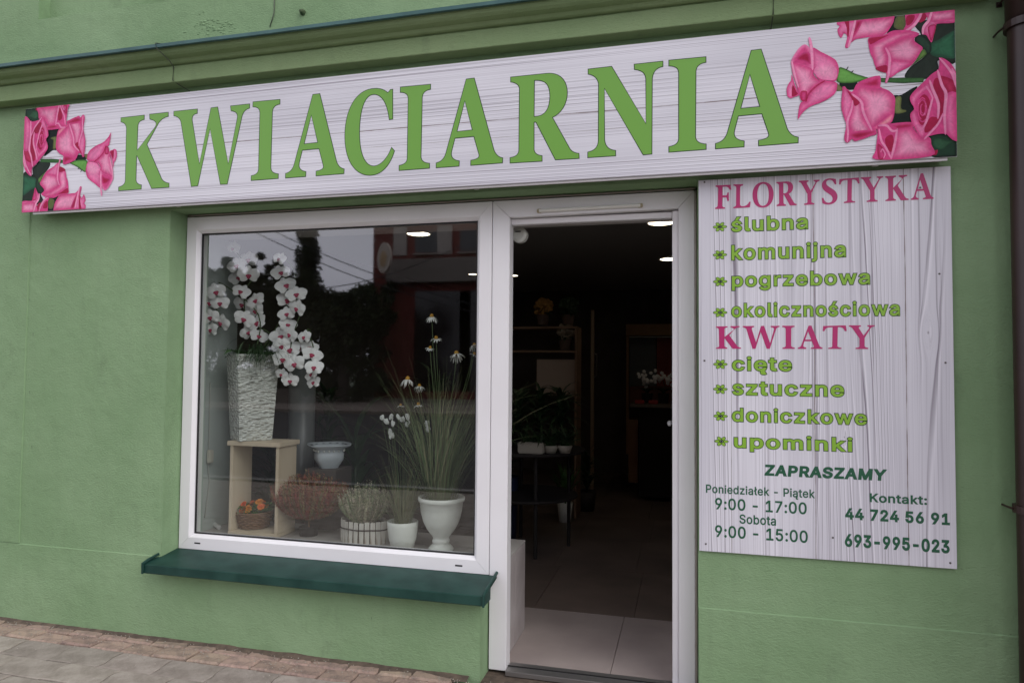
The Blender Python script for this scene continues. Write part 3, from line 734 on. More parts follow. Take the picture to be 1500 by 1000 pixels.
FONT = {
 '-': (453, '337,244 337,188 114,188 114,244'),
 '0': (453, '227,-7 199,-5 174,1 151,11 130,24 111,41 95,62 80,86 69,113 60,144 53,178 49,214 48,254 49,294 53,330 60,364 69,395 81,422 95,447 112,467 130,484 151,498 174,508 200,514 227,516 254,514 279,508 302,498 323,484 342,467 358,447 372,422 384,395 393,364 400,330 404,294 405,254 404,214 400,178 393,144 384,113 373,86 359,62 342,41 323,24 302,11 279,1 254,-5|227,50 245,51 261,56 276,63 290,74 303,87 313,103 323,122 330,144 336,168 340,194 343,223 344,254 343,285 340,314 336,341 330,365 323,387 313,405 303,422 290,435 276,446 261,453 245,458 227,460 209,458 192,453 177,446 163,435 151,422 140,405 131,387 123,365 117,341 113,314 110,285 109,254 110,223 113,194 117,168 123,144 131,122 140,103 151,87 163,74 177,63 192,56 209,51'),
 '1': (453, '76,0 76,55 391,55 391,0|276,509 276,0 212,0 212,448 209,448 86,358 86,427 198,509'),
 '2': (453, '64,0 64,47 234,229 282,282 291,294 299,305 305,316 311,327 318,348 320,371 317,397 308,419 293,436 273,449 262,454 250,457 237,459 224,460 209,459 196,457 184,453 172,447 153,433 139,413 134,402 130,390 128,376 127,362 66,362 67,384 71,405 77,424 86,442 98,459 111,473 126,486 143,496 162,505 182,511 203,514 225,516 247,514 268,511 288,505 306,497 323,486 337,474 350,461 361,445 370,428 376,411 380,392 381,372 380,358 378,345 375,331 371,318 365,304 357,290 347,275 336,259 322,241 306,223 288,202 267,180 153,60 153,57 389,57 389,0'),
 '3': (453, '218,-7 195,-6 173,-3 152,2 133,10 114,19 98,30 83,43 70,57 60,74 52,91 46,111 44,132 109,132 115,107 126,87 144,71 165,59 178,55 191,52 204,50 219,50 234,51 248,53 262,56 275,61 287,67 297,74 307,83 315,93 321,104 325,116 328,130 329,145 328,158 326,172 322,184 316,196 308,207 299,217 288,226 275,234 260,240 242,244 223,247 201,248 157,248 157,299 288,448 288,452 70,452 70,509 372,509 372,461 211,278 211,289 239,290 264,288 287,284 308,276 327,265 344,253 359,239 371,222 381,205 387,186 392,166 393,145 392,123 387,103 380,84 370,66 358,50 344,36 327,23 309,12 288,4 266,-2 243,-6'),
 '4': (453, '40,105 40,158 247,509 311,509 109,166 109,163 413,163 413,105|282,0 282,121 282,146 282,318 343,318 343,0'),
 '5': (453, '221,-7 199,-6 178,-2 159,3 140,11 123,21 108,32 94,45 83,60 73,76 66,93 62,111 60,130 122,130 127,108 138,89 154,73 173,60 196,52 221,50 236,51 250,53 264,58 276,64 288,72 298,82 307,92 314,104 320,117 324,131 327,146 328,162 327,178 324,193 320,208 314,221 306,233 297,244 286,254 275,262 262,269 248,273 233,276 218,277 205,276 192,275 180,272 167,268 145,258 128,246 67,253 96,509 366,509 366,452 151,452 134,301 136,301 155,315 178,325 190,329 203,331 216,333 229,334 247,333 263,330 279,326 294,321 308,314 321,306 334,296 345,285 355,273 364,260 372,246 379,231 384,215 388,199 390,181 391,163 390,139 385,117 379,95 369,76 357,57 343,41 327,27 309,15 289,6 268,-1 245,-5'),
 '6': (453, '226,-7 203,-5 182,-1 161,5 142,15 125,26 109,40 96,56 84,74 75,94 69,115 65,138 64,162 65,180 68,199 73,219 80,239 89,261 102,285 118,311 137,340 252,509 322,509 151,261 145,261 154,275 165,288 179,299 196,307 214,312 235,314 257,313 278,309 298,303 316,295 332,284 346,271 359,257 370,240 378,221 384,201 388,180 389,157 388,134 384,112 377,92 368,73 356,55 343,39 327,26 310,14 291,5 271,-2 249,-6|226,48 241,49 254,52 267,56 279,63 289,70 299,79 307,90 314,101 320,114 324,128 327,142 327,157 327,173 324,187 320,201 314,213 307,225 299,235 289,244 279,251 267,258 254,262 241,264 226,265 212,264 198,262 186,258 174,252 163,244 153,235 145,225 138,214 132,201 128,188 126,174 125,158 126,143 128,128 132,114 138,102 145,90 153,79 163,70 174,63 186,56 198,52 212,49'),
 '7': (453, '97,0 323,448 323,452 62,452 62,509 391,509 391,449 165,0'),
 '9': (453, '226,516 249,514 271,510 291,503 310,494 328,482 343,468 356,452 368,434 377,414 384,393 388,371 389,347 388,328 385,309 380,290 373,270 363,248 350,224 334,197 315,168 200,0 130,0 301,248 307,248 299,234 287,221 273,210 257,202 238,196 218,195 195,196 175,199 155,206 137,214 121,225 106,237 94,252 83,269 74,287 68,307 65,329 64,352 65,375 69,397 75,417 85,436 96,454 110,469 125,483 143,494 162,504 182,510 203,514|226,460 212,459 199,457 186,452 174,446 163,438 154,429 145,419 138,407 133,395 129,381 126,367 125,352 126,336 129,322 133,308 138,295 145,284 154,274 163,265 174,257 186,251 199,247 212,244 226,243 240,244 254,247 267,251 279,257 289,265 299,273 307,284 314,295 320,308 324,321 327,335 327,350 327,366 324,381 320,394 314,407 307,419 299,429 290,438 279,446 267,452 254,457 241,459'),
 ':': (188, '95,-4 78,-1 63,9 53,24 50,41 53,59 63,73 78,83 95,87 113,83 128,73 138,59 141,41 138,24 128,9 113,-1|95,271 78,274 63,284 53,299 50,316 53,334 63,349 78,359 95,362 113,359 128,349 138,334 141,316 138,299 128,284 113,274'),
 'A': (480, '16,0 201,509 276,509 463,0 395,0 287,302 264,372 232,478 245,478 213,371 191,302 85,0|110,142 110,199 370,199 370,142'),
 'K': (467, '104,145 104,216 139,261 174,303 212,344 364,509 448,509 231,276 228,276|60,0 60,509 125,509 125,334 124,225 125,193 125,0|372,0 188,259 228,309 449,0'),
 'M': (628, '60,0 60,509 152,509 277,187 287,159 299,123 311,84 322,49 307,49 318,83 330,121 342,158 352,187 476,509 568,509 568,0 504,0 504,291 504,327 505,369 506,413 507,457 513,457 498,409 482,363 467,322 456,291 342,0 286,0 170,291 159,321 145,361 129,408 112,457 119,457 120,416 121,372 122,328 122,291 122,0'),
 'P': (445, '60,0 60,509 235,509 263,507 289,503 312,497 332,487 350,476 366,462 379,447 390,430 398,411 404,391 407,370 409,348 407,325 404,304 398,284 390,265 379,248 366,233 350,219 332,207 312,198 289,191 263,187 235,186 109,186 109,242 233,242 252,243 269,246 284,250 297,256 308,264 318,272 327,282 333,294 338,306 342,319 344,333 344,348 344,362 342,376 338,389 333,402 326,413 318,423 308,431 297,439 284,444 268,449 251,451 232,452 125,452 125,0'),
 'R': (449, '60,0 60,509 236,509 264,507 290,504 313,497 333,489 351,478 367,465 380,450 390,433 399,415 405,395 408,374 409,352 408,330 405,309 399,290 390,271 380,255 367,240 351,228 333,217 312,209 289,203 264,199 236,198 96,198 96,255 234,255 252,256 269,258 284,262 298,267 319,281 334,300 339,312 342,324 344,338 345,352 344,367 342,380 339,393 334,405 327,415 319,425 309,433 298,440 284,445 269,449 252,451 233,452 125,452 125,0|353,0 230,229 303,229 428,0'),
 'S': (447, '224,-9 197,-8 172,-4 149,1 128,9 108,19 91,31 76,45 64,60 54,77 46,96 41,115 38,137 104,137 107,123 110,110 116,98 123,88 132,79 142,71 154,64 166,59 180,55 194,52 209,50 224,49 241,50 257,52 272,55 286,60 299,66 311,74 321,82 329,92 336,102 341,114 345,126 346,139 342,161 332,179 316,193 296,205 284,209 272,214 259,218 245,222 184,239 154,249 128,260 105,274 86,289 71,307 60,326 54,348 52,372 53,393 58,413 65,431 75,448 87,463 102,476 119,488 138,498 158,506 180,511 203,514 227,516 252,514 275,511 296,505 316,498 334,488 351,476 365,463 377,449 387,433 394,415 399,397 401,378 337,378 334,396 326,412 316,426 302,437 286,447 267,453 247,457 225,459 209,458 194,456 180,452 167,448 145,435 129,418 118,398 115,376 119,352 131,334 148,319 169,308 191,300 212,293 264,279 312,264 324,258 336,252 347,245 359,238 369,229 379,220 387,209 395,198 401,185 405,171 407,155 408,139 407,118 403,99 396,81 386,64 374,48 360,34 343,21 323,11 302,2 278,-4 252,-8'),
 'Y': (472, '203,0 203,208 16,509 91,509 192,344 222,292 229,279 236,264 243,248 250,230 224,230 231,248 237,265 244,280 251,293 280,344 381,509 455,509 268,208 268,0'),
 'Z': (438, '42,0 42,46 273,385 306,431 341,476 348,454 285,452 223,452 40,452 40,509 397,509 397,462 169,129 134,81 97,33 90,54 152,57 214,57 399,57 399,0'),
 'a': (389, '160,-9 142,-8 126,-5 110,-1 94,5 80,12 68,22 57,32 48,45 40,58 35,73 31,90 30,108 31,123 34,138 38,150 43,161 58,179 78,193 89,199 100,203 112,207 125,211 178,220 234,227 252,230 265,235 273,243 276,255 276,257 273,279 267,297 256,311 240,322 220,329 196,331 171,329 149,322 132,313 118,301 107,288 100,274 41,291 48,308 57,322 67,335 79,346 91,355 104,364 118,370 133,375 148,379 163,382 179,384 194,384 215,383 239,379 251,376 263,372 275,367 286,360 296,353 306,343 315,333 322,320 329,306 333,290 336,272 337,251 337,0 277,0 277,52 272,52 264,38 252,25 236,12 215,1 203,-3 190,-6 176,-8|170,45 187,46 202,49 216,53 228,59 248,74 263,93 272,115 276,138 276,190 270,186 259,182 231,176 200,171 175,168 154,164 134,159 117,150 103,139 95,124 92,105 94,87 102,72 114,61 130,52 149,47'),
 'b': (424, '229,-8 213,-7 198,-5 184,-1 172,4 153,17 138,31 118,59 112,59 112,0 53,0 53,509 114,509 114,319 118,319 137,346 152,360 171,373 183,378 197,381 212,384 229,384 252,383 274,378 294,371 313,361 330,347 345,332 359,313 370,293 379,270 385,245 389,218 390,189 389,160 385,133 379,108 370,84 359,64 346,45 330,29 313,16 294,5 274,-2 252,-7|220,47 237,48 253,51 267,57 279,66 291,76 301,88 309,101 316,117 321,133 325,151 327,170 328,189 327,209 325,227 321,245 316,261 309,276 301,290 291,301 280,311 267,319 253,325 237,329 220,330 203,329 188,325 174,320 161,312 150,302 140,291 132,278 125,263 120,247 116,229 113,210 113,189 113,169 116,150 120,132 125,115 132,100 140,86 150,75 162,65 174,57 188,51 204,48'),
 'c': (396, '207,-8 182,-7 159,-2 137,6 117,16 98,30 82,46 68,64 56,85 46,108 40,133 36,159 34,187 36,216 40,243 46,268 56,291 68,312 82,330 98,346 117,360 137,371 159,378 182,383 207,384 221,384 234,383 247,380 260,377 284,368 305,356 324,341 340,322 347,312 353,301 358,289 362,277 303,262 298,276 290,289 281,301 270,311 257,319 242,325 226,329 207,330 189,329 173,325 158,319 145,310 134,300 124,287 115,274 108,258 103,242 99,224 97,206 96,187 97,169 99,151 103,134 108,117 115,102 124,89 134,76 145,66 158,57 173,51 189,48 207,46 226,48 243,52 258,58 271,66 282,76 292,89 299,102 304,117 363,102 359,90 354,78 348,67 341,56 325,37 306,21 296,15 285,9 273,4 261,-1 248,-4 235,-6 221,-8'),
 'd': (424, '195,-8 172,-7 151,-2 130,5 111,16 94,29 79,45 66,64 55,84 46,108 39,133 35,160 34,189 35,218 39,245 46,270 55,293 66,313 79,332 95,347 112,361 131,371 151,378 173,383 196,384 213,384 228,381 241,378 253,373 272,360 287,346 306,319 311,319 311,509 372,509 372,0 313,0 313,59 307,59 287,31 272,17 252,4 241,-1 227,-5 212,-7|205,47 221,48 236,51 250,57 263,65 274,75 284,86 293,100 299,115 305,132 309,150 311,169 312,189 311,210 309,229 305,247 300,263 293,278 284,291 275,302 263,312 251,320 237,325 221,329 205,330 187,329 172,325 157,319 145,311 133,301 124,290 115,276 108,261 103,245 99,227 97,209 96,189 97,170 99,151 103,133 109,117 115,101 124,88 134,76 145,66 158,57 172,51 188,48'),
 'e': (404, '212,-8 185,-7 161,-2 138,6 117,16 98,30 82,46 68,64 56,85 46,108 40,132 35,159 34,187 35,215 39,242 46,267 55,290 67,311 81,329 97,346 115,359 135,370 157,378 180,383 205,384 221,384 236,382 251,379 266,374 280,368 294,361 307,351 319,341 331,329 341,315 350,299 357,282 363,263 368,242 370,219 371,194 371,169 75,169 75,221 338,221 310,202 309,220 307,237 303,254 298,269 291,282 283,294 273,305 263,314 250,321 237,326 222,329 205,330 189,329 173,326 159,321 146,313 135,304 125,294 116,282 109,270 103,256 99,241 97,226 96,211 96,178 97,157 100,139 104,122 110,106 118,92 128,80 139,70 151,61 165,55 179,50 195,47 212,46 234,48 254,53 271,61 285,73 297,88 306,105 365,91 360,77 353,63 345,51 335,39 324,29 311,19 298,11 283,4 266,-1 249,-5 231,-7'),
 'g': (425, '207,-151 187,-150 168,-148 150,-144 134,-140 119,-134 105,-127 93,-119 82,-110 73,-101 64,-91 57,-80 51,-69 101,-41 122,-66 136,-78 154,-88 165,-92 178,-95 192,-97 207,-97 229,-96 249,-92 267,-85 282,-75 295,-62 304,-47 310,-28 311,-6 311,68 306,68 287,41 272,28 252,16 241,11 227,8 212,5 195,5 173,6 152,10 132,17 113,27 95,39 80,53 67,71 55,90 46,112 39,136 35,163 34,191 35,220 39,246 46,271 55,293 66,314 80,332 95,347 112,361 131,371 152,378 173,383 196,384 213,384 228,382 242,378 253,373 273,360 288,346 308,319 313,319 313,379 372,379 372,-9 371,-32 367,-54 360,-73 350,-90 338,-104 324,-117 308,-127 291,-136 271,-142 251,-147 229,-150|205,59 222,60 237,63 251,68 264,75 275,84 285,95 293,107 300,121 305,137 309,154 312,172 312,193 312,212 309,231 305,248 300,264 293,278 285,291 275,303 264,312 251,320 237,325 222,329 205,330 188,329 172,325 158,320 145,312 134,302 124,290 115,277 109,262 103,246 99,229 97,212 96,193 97,173 99,155 103,138 109,123 116,108 124,96 134,85 145,76 158,68 172,63 188,60'),
 'i': (167, '53,0 53,379 114,379 114,0|84,443 67,446 54,455 44,468 41,483 44,499 54,512 67,521 84,524 100,521 114,512 123,499 126,483 123,468 114,455 100,446'),
 'j': (167, '53,379 114,379 114,-30 113,-47 111,-63 107,-77 102,-90 95,-102 86,-113 76,-122 65,-129 52,-135 37,-139 21,-142 4,-143 -10,-143 -10,-87 2,-87 25,-83 40,-72 50,-54 53,-29|83,443 67,446 53,455 44,468 41,483 44,499 53,512 67,521 83,524 100,521 114,512 123,499 126,483 123,468 114,455 100,446'),
 'k': (381, '110,137 110,212 121,212 284,379 360,379 184,199 177,199|53,0 53,509 114,509 114,0|294,0 148,186 191,229 372,0'),
 'l': (189, '139,-2 119,-1 101,3 86,10 74,20 65,33 58,47 54,65 53,84 53,509 114,509 114,99 115,77 120,62 130,54 146,52 160,53 170,54 181,3 162,-1'),
 'm': (610, '53,0 53,379 112,379 112,295 108,295 112,310 118,323 125,335 132,346 151,363 172,376 195,384 219,386 239,385 257,380 273,372 287,361 299,347 309,331 316,314 321,295 312,295 317,308 322,321 329,332 337,343 347,353 357,361 368,369 381,375 394,380 407,383 422,385 437,386 453,385 468,383 483,378 497,372 510,364 522,354 532,342 541,328 548,313 553,296 556,276 557,255 557,0 496,0 496,254 494,273 490,289 483,302 473,313 460,321 447,326 433,329 419,330 395,328 374,320 358,307 345,290 338,270 335,247 335,0 274,0 274,260 273,275 269,288 262,301 253,311 242,320 229,326 215,329 199,330 178,328 158,320 140,307 126,289 121,278 117,266 114,253 114,238 114,0'),
 'n': (410, '114,227 114,0 53,0 53,379 112,379 112,287 102,287 112,312 124,332 137,349 152,362 169,372 187,379 207,383 227,384 246,383 264,380 280,376 295,369 309,360 321,349 332,336 341,321 348,304 353,285 356,264 357,240 357,0 296,0 296,235 295,256 290,275 283,291 273,304 260,315 246,323 229,328 210,329 197,328 184,326 172,322 161,317 141,303 126,283 121,271 117,257 114,243'),
 'o': (415, '207,-8 182,-7 159,-2 137,6 117,16 98,30 82,46 68,64 56,85 46,108 40,133 36,159 34,187 36,216 40,243 46,268 56,291 68,312 82,330 98,346 117,360 137,371 159,378 182,383 207,384 233,383 256,378 278,371 299,360 317,346 333,330 347,312 359,291 369,268 376,243 380,216 381,187 380,159 376,133 369,108 359,85 347,64 333,46 317,30 299,16 278,6 256,-2 233,-7|207,46 226,48 242,51 257,57 270,66 282,76 292,89 300,102 307,117 312,134 316,151 318,169 319,187 318,206 316,224 312,242 307,258 300,274 292,287 282,300 270,310 257,319 242,325 226,329 207,330 189,329 173,325 158,319 145,310 134,300 124,287 115,274 108,258 103,242 99,224 97,206 96,187 97,169 99,151 103,134 108,117 115,102 124,89 134,76 145,66 158,57 173,51 189,48'),
 'p': (424, '53,-143 53,379 112,379 112,319 118,319 137,346 152,360 171,373 183,378 197,381 212,384 229,384 252,383 274,378 294,371 313,361 330,347 345,332 359,313 370,293 379,270 385,245 389,218 390,189 389,160 385,133 379,108 370,84 359,64 346,45 330,29 313,16 294,5 274,-2 252,-7 229,-8 213,-7 198,-5 184,-1 173,4 153,17 138,31 118,59 114,59 114,-143|220,47 237,48 253,51 267,57 279,66 291,76 301,88 309,101 316,117 321,133 325,151 327,170 328,189 327,209 325,227 321,245 316,261 309,276 301,290 291,301 280,311 267,319 253,325 237,329 220,330 203,329 188,325 174,320 161,312 150,302 140,291 132,278 125,263 120,247 116,229 113,210 113,189 113,169 116,150 120,132 125,115 132,100 140,86 150,75 162,65 174,57 188,51 204,48'),
 'r': (259, '53,0 53,379 112,379 112,321 115,321 122,335 130,347 140,358 152,367 166,375 181,380 196,384 213,385 229,384 243,384 243,322 230,324 207,326 182,323 159,315 140,301 126,284 117,262 114,237 114,0'),
 's': (365, '182,-8 163,-7 145,-5 128,-2 112,3 98,10 84,18 72,27 62,38 53,50 45,63 40,78 36,94 94,107 99,92 105,79 114,69 124,60 136,54 150,49 165,46 181,45 200,46 217,50 232,55 244,62 262,81 268,103 265,121 254,136 237,147 212,155 149,170 125,177 104,186 87,196 72,208 61,222 53,237 48,255 47,274 48,290 51,305 57,319 65,332 75,343 87,354 100,363 115,370 131,377 149,381 167,384 187,384 206,384 223,381 239,378 254,372 267,366 279,358 290,349 299,339 307,328 314,316 319,303 324,290 268,277 258,298 243,316 232,323 219,328 205,331 187,333 171,332 156,329 143,324 131,317 114,299 109,277 112,258 124,243 133,237 144,232 157,227 172,223 229,209 254,202 275,194 292,183 306,171 317,158 325,142 330,125 331,107 330,90 326,75 321,61 312,47 302,35 290,24 276,15 260,6 242,0 223,-5 203,-7'),
 't': (227, '204,379 204,327 6,327 6,379|65,471 126,471 126,98 128,76 136,61 150,53 170,50 185,51 202,54 213,2 192,-3 168,-4 145,-3 125,2 107,10 92,21 80,35 72,52 67,71 65,93'),
 'u': (410, '182,-5 164,-4 146,-1 130,4 115,11 101,20 89,31 78,44 69,59 62,76 57,95 54,116 53,139 53,379 114,379 114,144 115,123 119,105 127,89 137,75 150,64 164,56 181,52 200,50 213,51 226,53 238,57 249,62 268,77 283,97 289,109 293,122 295,137 296,153 296,379 357,379 357,0 298,0 298,92 307,92 297,67 286,47 272,30 257,17 240,7 222,0 203,-4'),
 'w': (567, '138,0 23,379 87,379 133,214 154,137 175,41 165,41 186,135 206,214 252,379 316,379 362,214 382,136 402,41 391,41 413,135 434,214 480,379 545,379 429,0 368,0 319,172 305,225 291,280 277,338 291,338 277,280 263,225 248,172 199,0'),
 'z': (380, '42,0 42,46 254,320 254,323 48,323 48,379 333,379 333,331 126,60 126,56 339,56 339,0'),
 'ą': (389, '160,-9 142,-8 126,-5 110,-1 94,5 80,12 68,22 57,32 48,45 40,58 35,73 31,90 30,108 31,123 34,138 38,150 43,161 58,179 78,193 89,199 100,203 112,207 125,211 178,220 234,227 252,230 265,235 273,243 276,255 276,257 273,279 267,297 256,311 240,322 220,329 196,331 171,329 149,322 132,313 118,301 107,288 100,274 41,291 48,308 57,322 67,335 79,346 91,355 104,364 118,370 133,375 148,379 163,382 179,384 194,384 215,383 239,379 251,376 263,372 275,367 286,360 296,353 306,343 315,333 322,320 329,306 333,290 336,272 337,251 337,0 277,0 277,52 272,52 264,38 252,25 236,12 215,1 203,-3 190,-6 176,-8|170,45 187,46 202,49 216,53 228,59 248,74 263,93 272,115 276,138 276,190 270,186 259,182 231,176 200,171 175,168 154,164 134,159 117,150 103,139 95,124 92,105 94,87 102,72 114,61 130,52 149,47|297,-145 282,-144 267,-141 254,-136 242,-128 231,-119 224,-108 220,-94 219,-79 222,-56 234,-34 242,-24 252,-14 263,-4 276,5 337,0 297,-32 284,-48 280,-68 282,-78 287,-87 296,-92 308,-94 326,-91 339,-86 357,-130 332,-140 316,-144'),
 'ę': (404, '212,-8 185,-7 161,-2 138,6 117,16 98,30 82,46 68,64 56,85 46,108 40,132 35,159 34,187 35,215 39,242 46,267 55,290 67,311 81,329 97,346 115,359 135,370 157,378 180,383 205,384 221,384 236,382 251,379 266,374 280,368 294,361 307,351 319,341 331,329 341,315 350,299 357,282 363,263 368,242 370,219 371,194 371,169 75,169 75,221 338,221 310,202 309,220 307,237 303,254 298,269 291,282 283,294 273,305 263,314 250,321 237,326 222,329 205,330 189,329 173,326 159,321 146,313 135,304 125,294 116,282 109,270 103,256 99,241 97,226 96,211 96,178 97,157 100,139 104,122 110,106 118,92 128,80 139,70 151,61 165,55 179,50 195,47 212,46 234,48 254,53 271,61 285,73 297,88 306,105 365,91 360,77 353,63 345,51 335,39 324,29 311,19 298,11 283,4 266,-1 249,-5 231,-7|299,-148 283,-147 268,-144 255,-139 243,-131 232,-122 225,-111 221,-97 220,-82 220,-70 223,-58 234,-33 249,-9 269,17 365,91 360,77 355,63 348,50 342,38 314,-4 290,-39 283,-55 281,-70 283,-81 288,-90 297,-95 310,-97 327,-94 341,-88 358,-133 334,-143 318,-147'),
 'ł': (207, '151,-2 130,-1 112,3 97,10 85,20 76,33 69,47 65,65 64,84 64,509 125,509 125,99 127,77 131,62 141,54 157,52 172,53 181,54 192,3 173,-1|6,225 6,280 183,382 183,328'),
 'ś': (365, '182,-8 163,-7 145,-5 128,-2 112,3 98,10 84,18 72,27 62,38 53,50 45,63 40,78 36,94 94,107 99,92 105,79 114,69 124,60 136,54 150,49 165,46 181,45 200,46 217,50 232,55 244,62 262,81 268,103 265,121 254,136 237,147 212,155 149,170 125,177 104,186 87,196 72,208 61,222 53,237 48,255 47,274 48,290 51,305 57,319 65,332 75,343 87,354 100,363 115,370 131,377 149,381 167,384 187,384 206,384 223,381 239,378 254,372 267,366 279,358 290,349 299,339 307,328 314,316 319,303 324,290 268,277 258,298 243,316 232,323 219,328 205,331 187,333 171,332 156,329 143,324 131,317 114,299 109,277 112,258 124,243 133,237 144,232 157,227 172,223 229,209 254,202 275,194 292,183 306,171 317,158 325,142 330,125 331,107 330,90 326,75 321,61 312,47 302,35 290,24 276,15 260,6 242,0 223,-5 203,-7|159,429 207,529 276,529 210,429'),
 ' ': (188, ''),
}
GL = {   # letter outlines: (origin x, origin y, pixels per photo pixel, path)
 'A': (740, 60, 3.409, 'M 1230 50 L 1277 44 L 1407 440 Q 1425 478 1462 483 L 1461 508 L 1267 523 L 1267 498 Q 1328 490 1316 460 L 1283 363 L 1163 374 L 1143 450 Q 1134 495 1192 502 L 1191 528 L 1052 538 L 1052 514 Q 1095 505 1110 462 Z M 1222 165 L 1274 330 L 1174 340 Z'),
 'I': (740, 60, 3.409, 'M 819 99 L 1001 82 L 1001 107 Q 952 115 951 155 L 949 480 Q 952 515 1002 517 L 1002 541 L 819 555 L 819 530 Q 868 522 868 487 L 868 160 Q 866 124 819 125 Z'),
 'N': (740, 60, 3.409, 'M 416 143 L 531 130 L 704 418 L 704 190 Q 700 146 647 143 L 646 119 L 786 104 L 786 128 Q 735 138 733 195 L 731 564 L 690 568 L 495 235 L 495 495 Q 500 545 550 549 L 550 573 L 414 582 L 414 557 Q 466 547 467 497 L 468 215 Q 460 172 416 166 Z'),
 'R': (740, 60, 3.409, 'M 29 183 L 205 165 C 270 158 308 195 309 260 C 308 320 275 365 234 382 L 322 540 Q 335 560 367 564 L 368 586 L 252 593 L 155 405 L 143 405 L 143 545 Q 148 572 183 575 L 183 600 L 26 609 L 26 585 Q 70 578 70 545 L 73 240 Q 70 210 29 205 Z M 145 197 C 200 192 225 215 225 280 C 222 345 200 380 143 380 Z'),
 'K': (160, 120, 3.125, 'M 55 166 L 160 154 L 160 172 Q 131 178 131 205 L 127 317 L 210 210 Q 230 180 187 170 L 186 150 L 270 141 L 270 158 Q 240 165 225 190 L 172 287 L 240 445 Q 250 462 273 465 L 273 482 L 195 487 L 129 338 L 125 338 L 122 450 Q 125 470 147 473 L 146 490 L 44 498 L 44 483 Q 74 475 75 450 L 80 215 Q 80 188 55 183 Z'),
 'W': (160, 120, 3.125, 'M 297 137 L 403 126 L 403 144 Q 375 148 380 180 L 413 378 L 467 121 L 496 117 L 545 378 L 588 165 Q 592 135 559 132 L 557 112 L 642 103 L 642 120 Q 614 128 607 160 L 540 467 L 510 468 L 462 213 L 405 475 L 377 478 L 330 185 Q 325 160 297 155 Z'),
 'C': (160, 120, 3.125, 'M 1297 36 L 1297 170 L 1283 172 C 1275 100 1250 55 1210 57 C 1165 60 1145 140 1145 235 C 1145 330 1170 388 1212 387 C 1245 385 1275 350 1293 303 L 1305 317 C 1285 380 1250 425 1195 427 C 1120 428 1080 350 1080 250 C 1080 130 1130 32 1220 32 C 1245 32 1262 40 1275 52 Q 1284 45 1287 38 Z'),
 'F': (1030, 240, 4.286, 'M 78 138 L 172 134 L 177 165 L 165 165 Q 160 146 140 146 L 122 148 L 121 200 L 145 200 Q 150 198 152 182 L 161 182 L 162 235 L 151 235 Q 150 215 143 213 L 121 214 L 120 265 Q 122 275 138 275 L 138 283 L 75 285 L 75 277 Q 90 274 91 262 L 95 160 Q 94 148 78 147 Z'),
 'L': (1030, 240, 4.286, 'M 189 131 L 250 129 L 250 138 Q 233 140 232 150 L 231 252 Q 232 265 250 265 Q 280 262 288 238 L 298 237 L 293 272 L 189 278 L 189 270 Q 205 268 206 258 L 207 150 Q 206 140 189 139 Z'),
 'O': (1030, 240, 4.286, 'M 310 197 C 308 150 335 117 378 116 C 420 115 443 148 442 192 C 441 240 415 272 374 273 C 332 274 311 243 310 197 Z M 340 196 C 341 236 352 264 376 262 C 402 261 413 230 412 192 C 411 154 401 126 376 127 C 351 129 340 158 340 196 Z'),
 'Y': (1030, 240, 4.286, 'M 601 109 L 662 106 L 662 114 Q 648 116 652 126 L 676 170 L 704 122 Q 708 112 695 112 L 694 104 L 732 102 L 731 110 Q 718 112 712 122 L 681 184 L 681 235 Q 682 246 699 246 L 699 254 L 635 257 L 635 249 Q 655 248 655 238 L 655 190 L 618 126 Q 612 117 601 117 Z'),
 'S': (1030, 240, 4.286, 'M 833 98 L 836 130 L 826 131 Q 815 103 795 103 Q 772 105 772 122 C 772 150 843 155 843 203 C 843 235 815 251 783 251 Q 765 251 748 243 L 744 212 L 755 211 Q 762 240 788 240 Q 812 238 812 215 C 812 185 745 180 745 135 C 745 105 775 93 803 94 Q 818 95 833 98 Z'),
 'T': (1030, 240, 4.286, 'M 856 98 L 978 88 L 983 125 L 972 126 Q 966 102 945 101 L 935 102 L 933 225 Q 935 236 955 236 L 955 243 L 884 247 L 884 239 Q 905 238 905 228 L 907 104 L 890 105 Q 868 107 863 132 L 853 132 Z'),
}
YS = -.09
def glyph(ch, y):
    ox, oy, s_, path = GL[ch]
    return [[at(ox+x/s_, oy+z/s_, y) for x, z in lp] for lp in bez(path)]
def gbox(loops):
    xs = [p[0] for l_ in loops for p in l_]; zs = [p[1] for l_ in loops for p in l_]
    return min(xs), max(xs), min(zs), max(zs)
def fit(loops, x0, x1, z0, z1):
    a, b, c, d = gbox(loops); return [[(x0+(p[0]-a)/(b-a)*(x1-x0), z0+(p[1]-c)/(d-c)*(z1-z0)) for p in l_] for l_ in loops]
DARKLN = mat('dark_green_outline', (.010, .028, .010), .5, spec=.25)
LETG = mat('leaf_green_print', (.15, .355, .048), .42)
PINK = mat('magenta_print', (.44, .022, .14), .42)
LIME = mat('lime_print', (.23, .44, .035), .42)
DKG = mat('dark_green_print', (.012, .095, .045), .42)

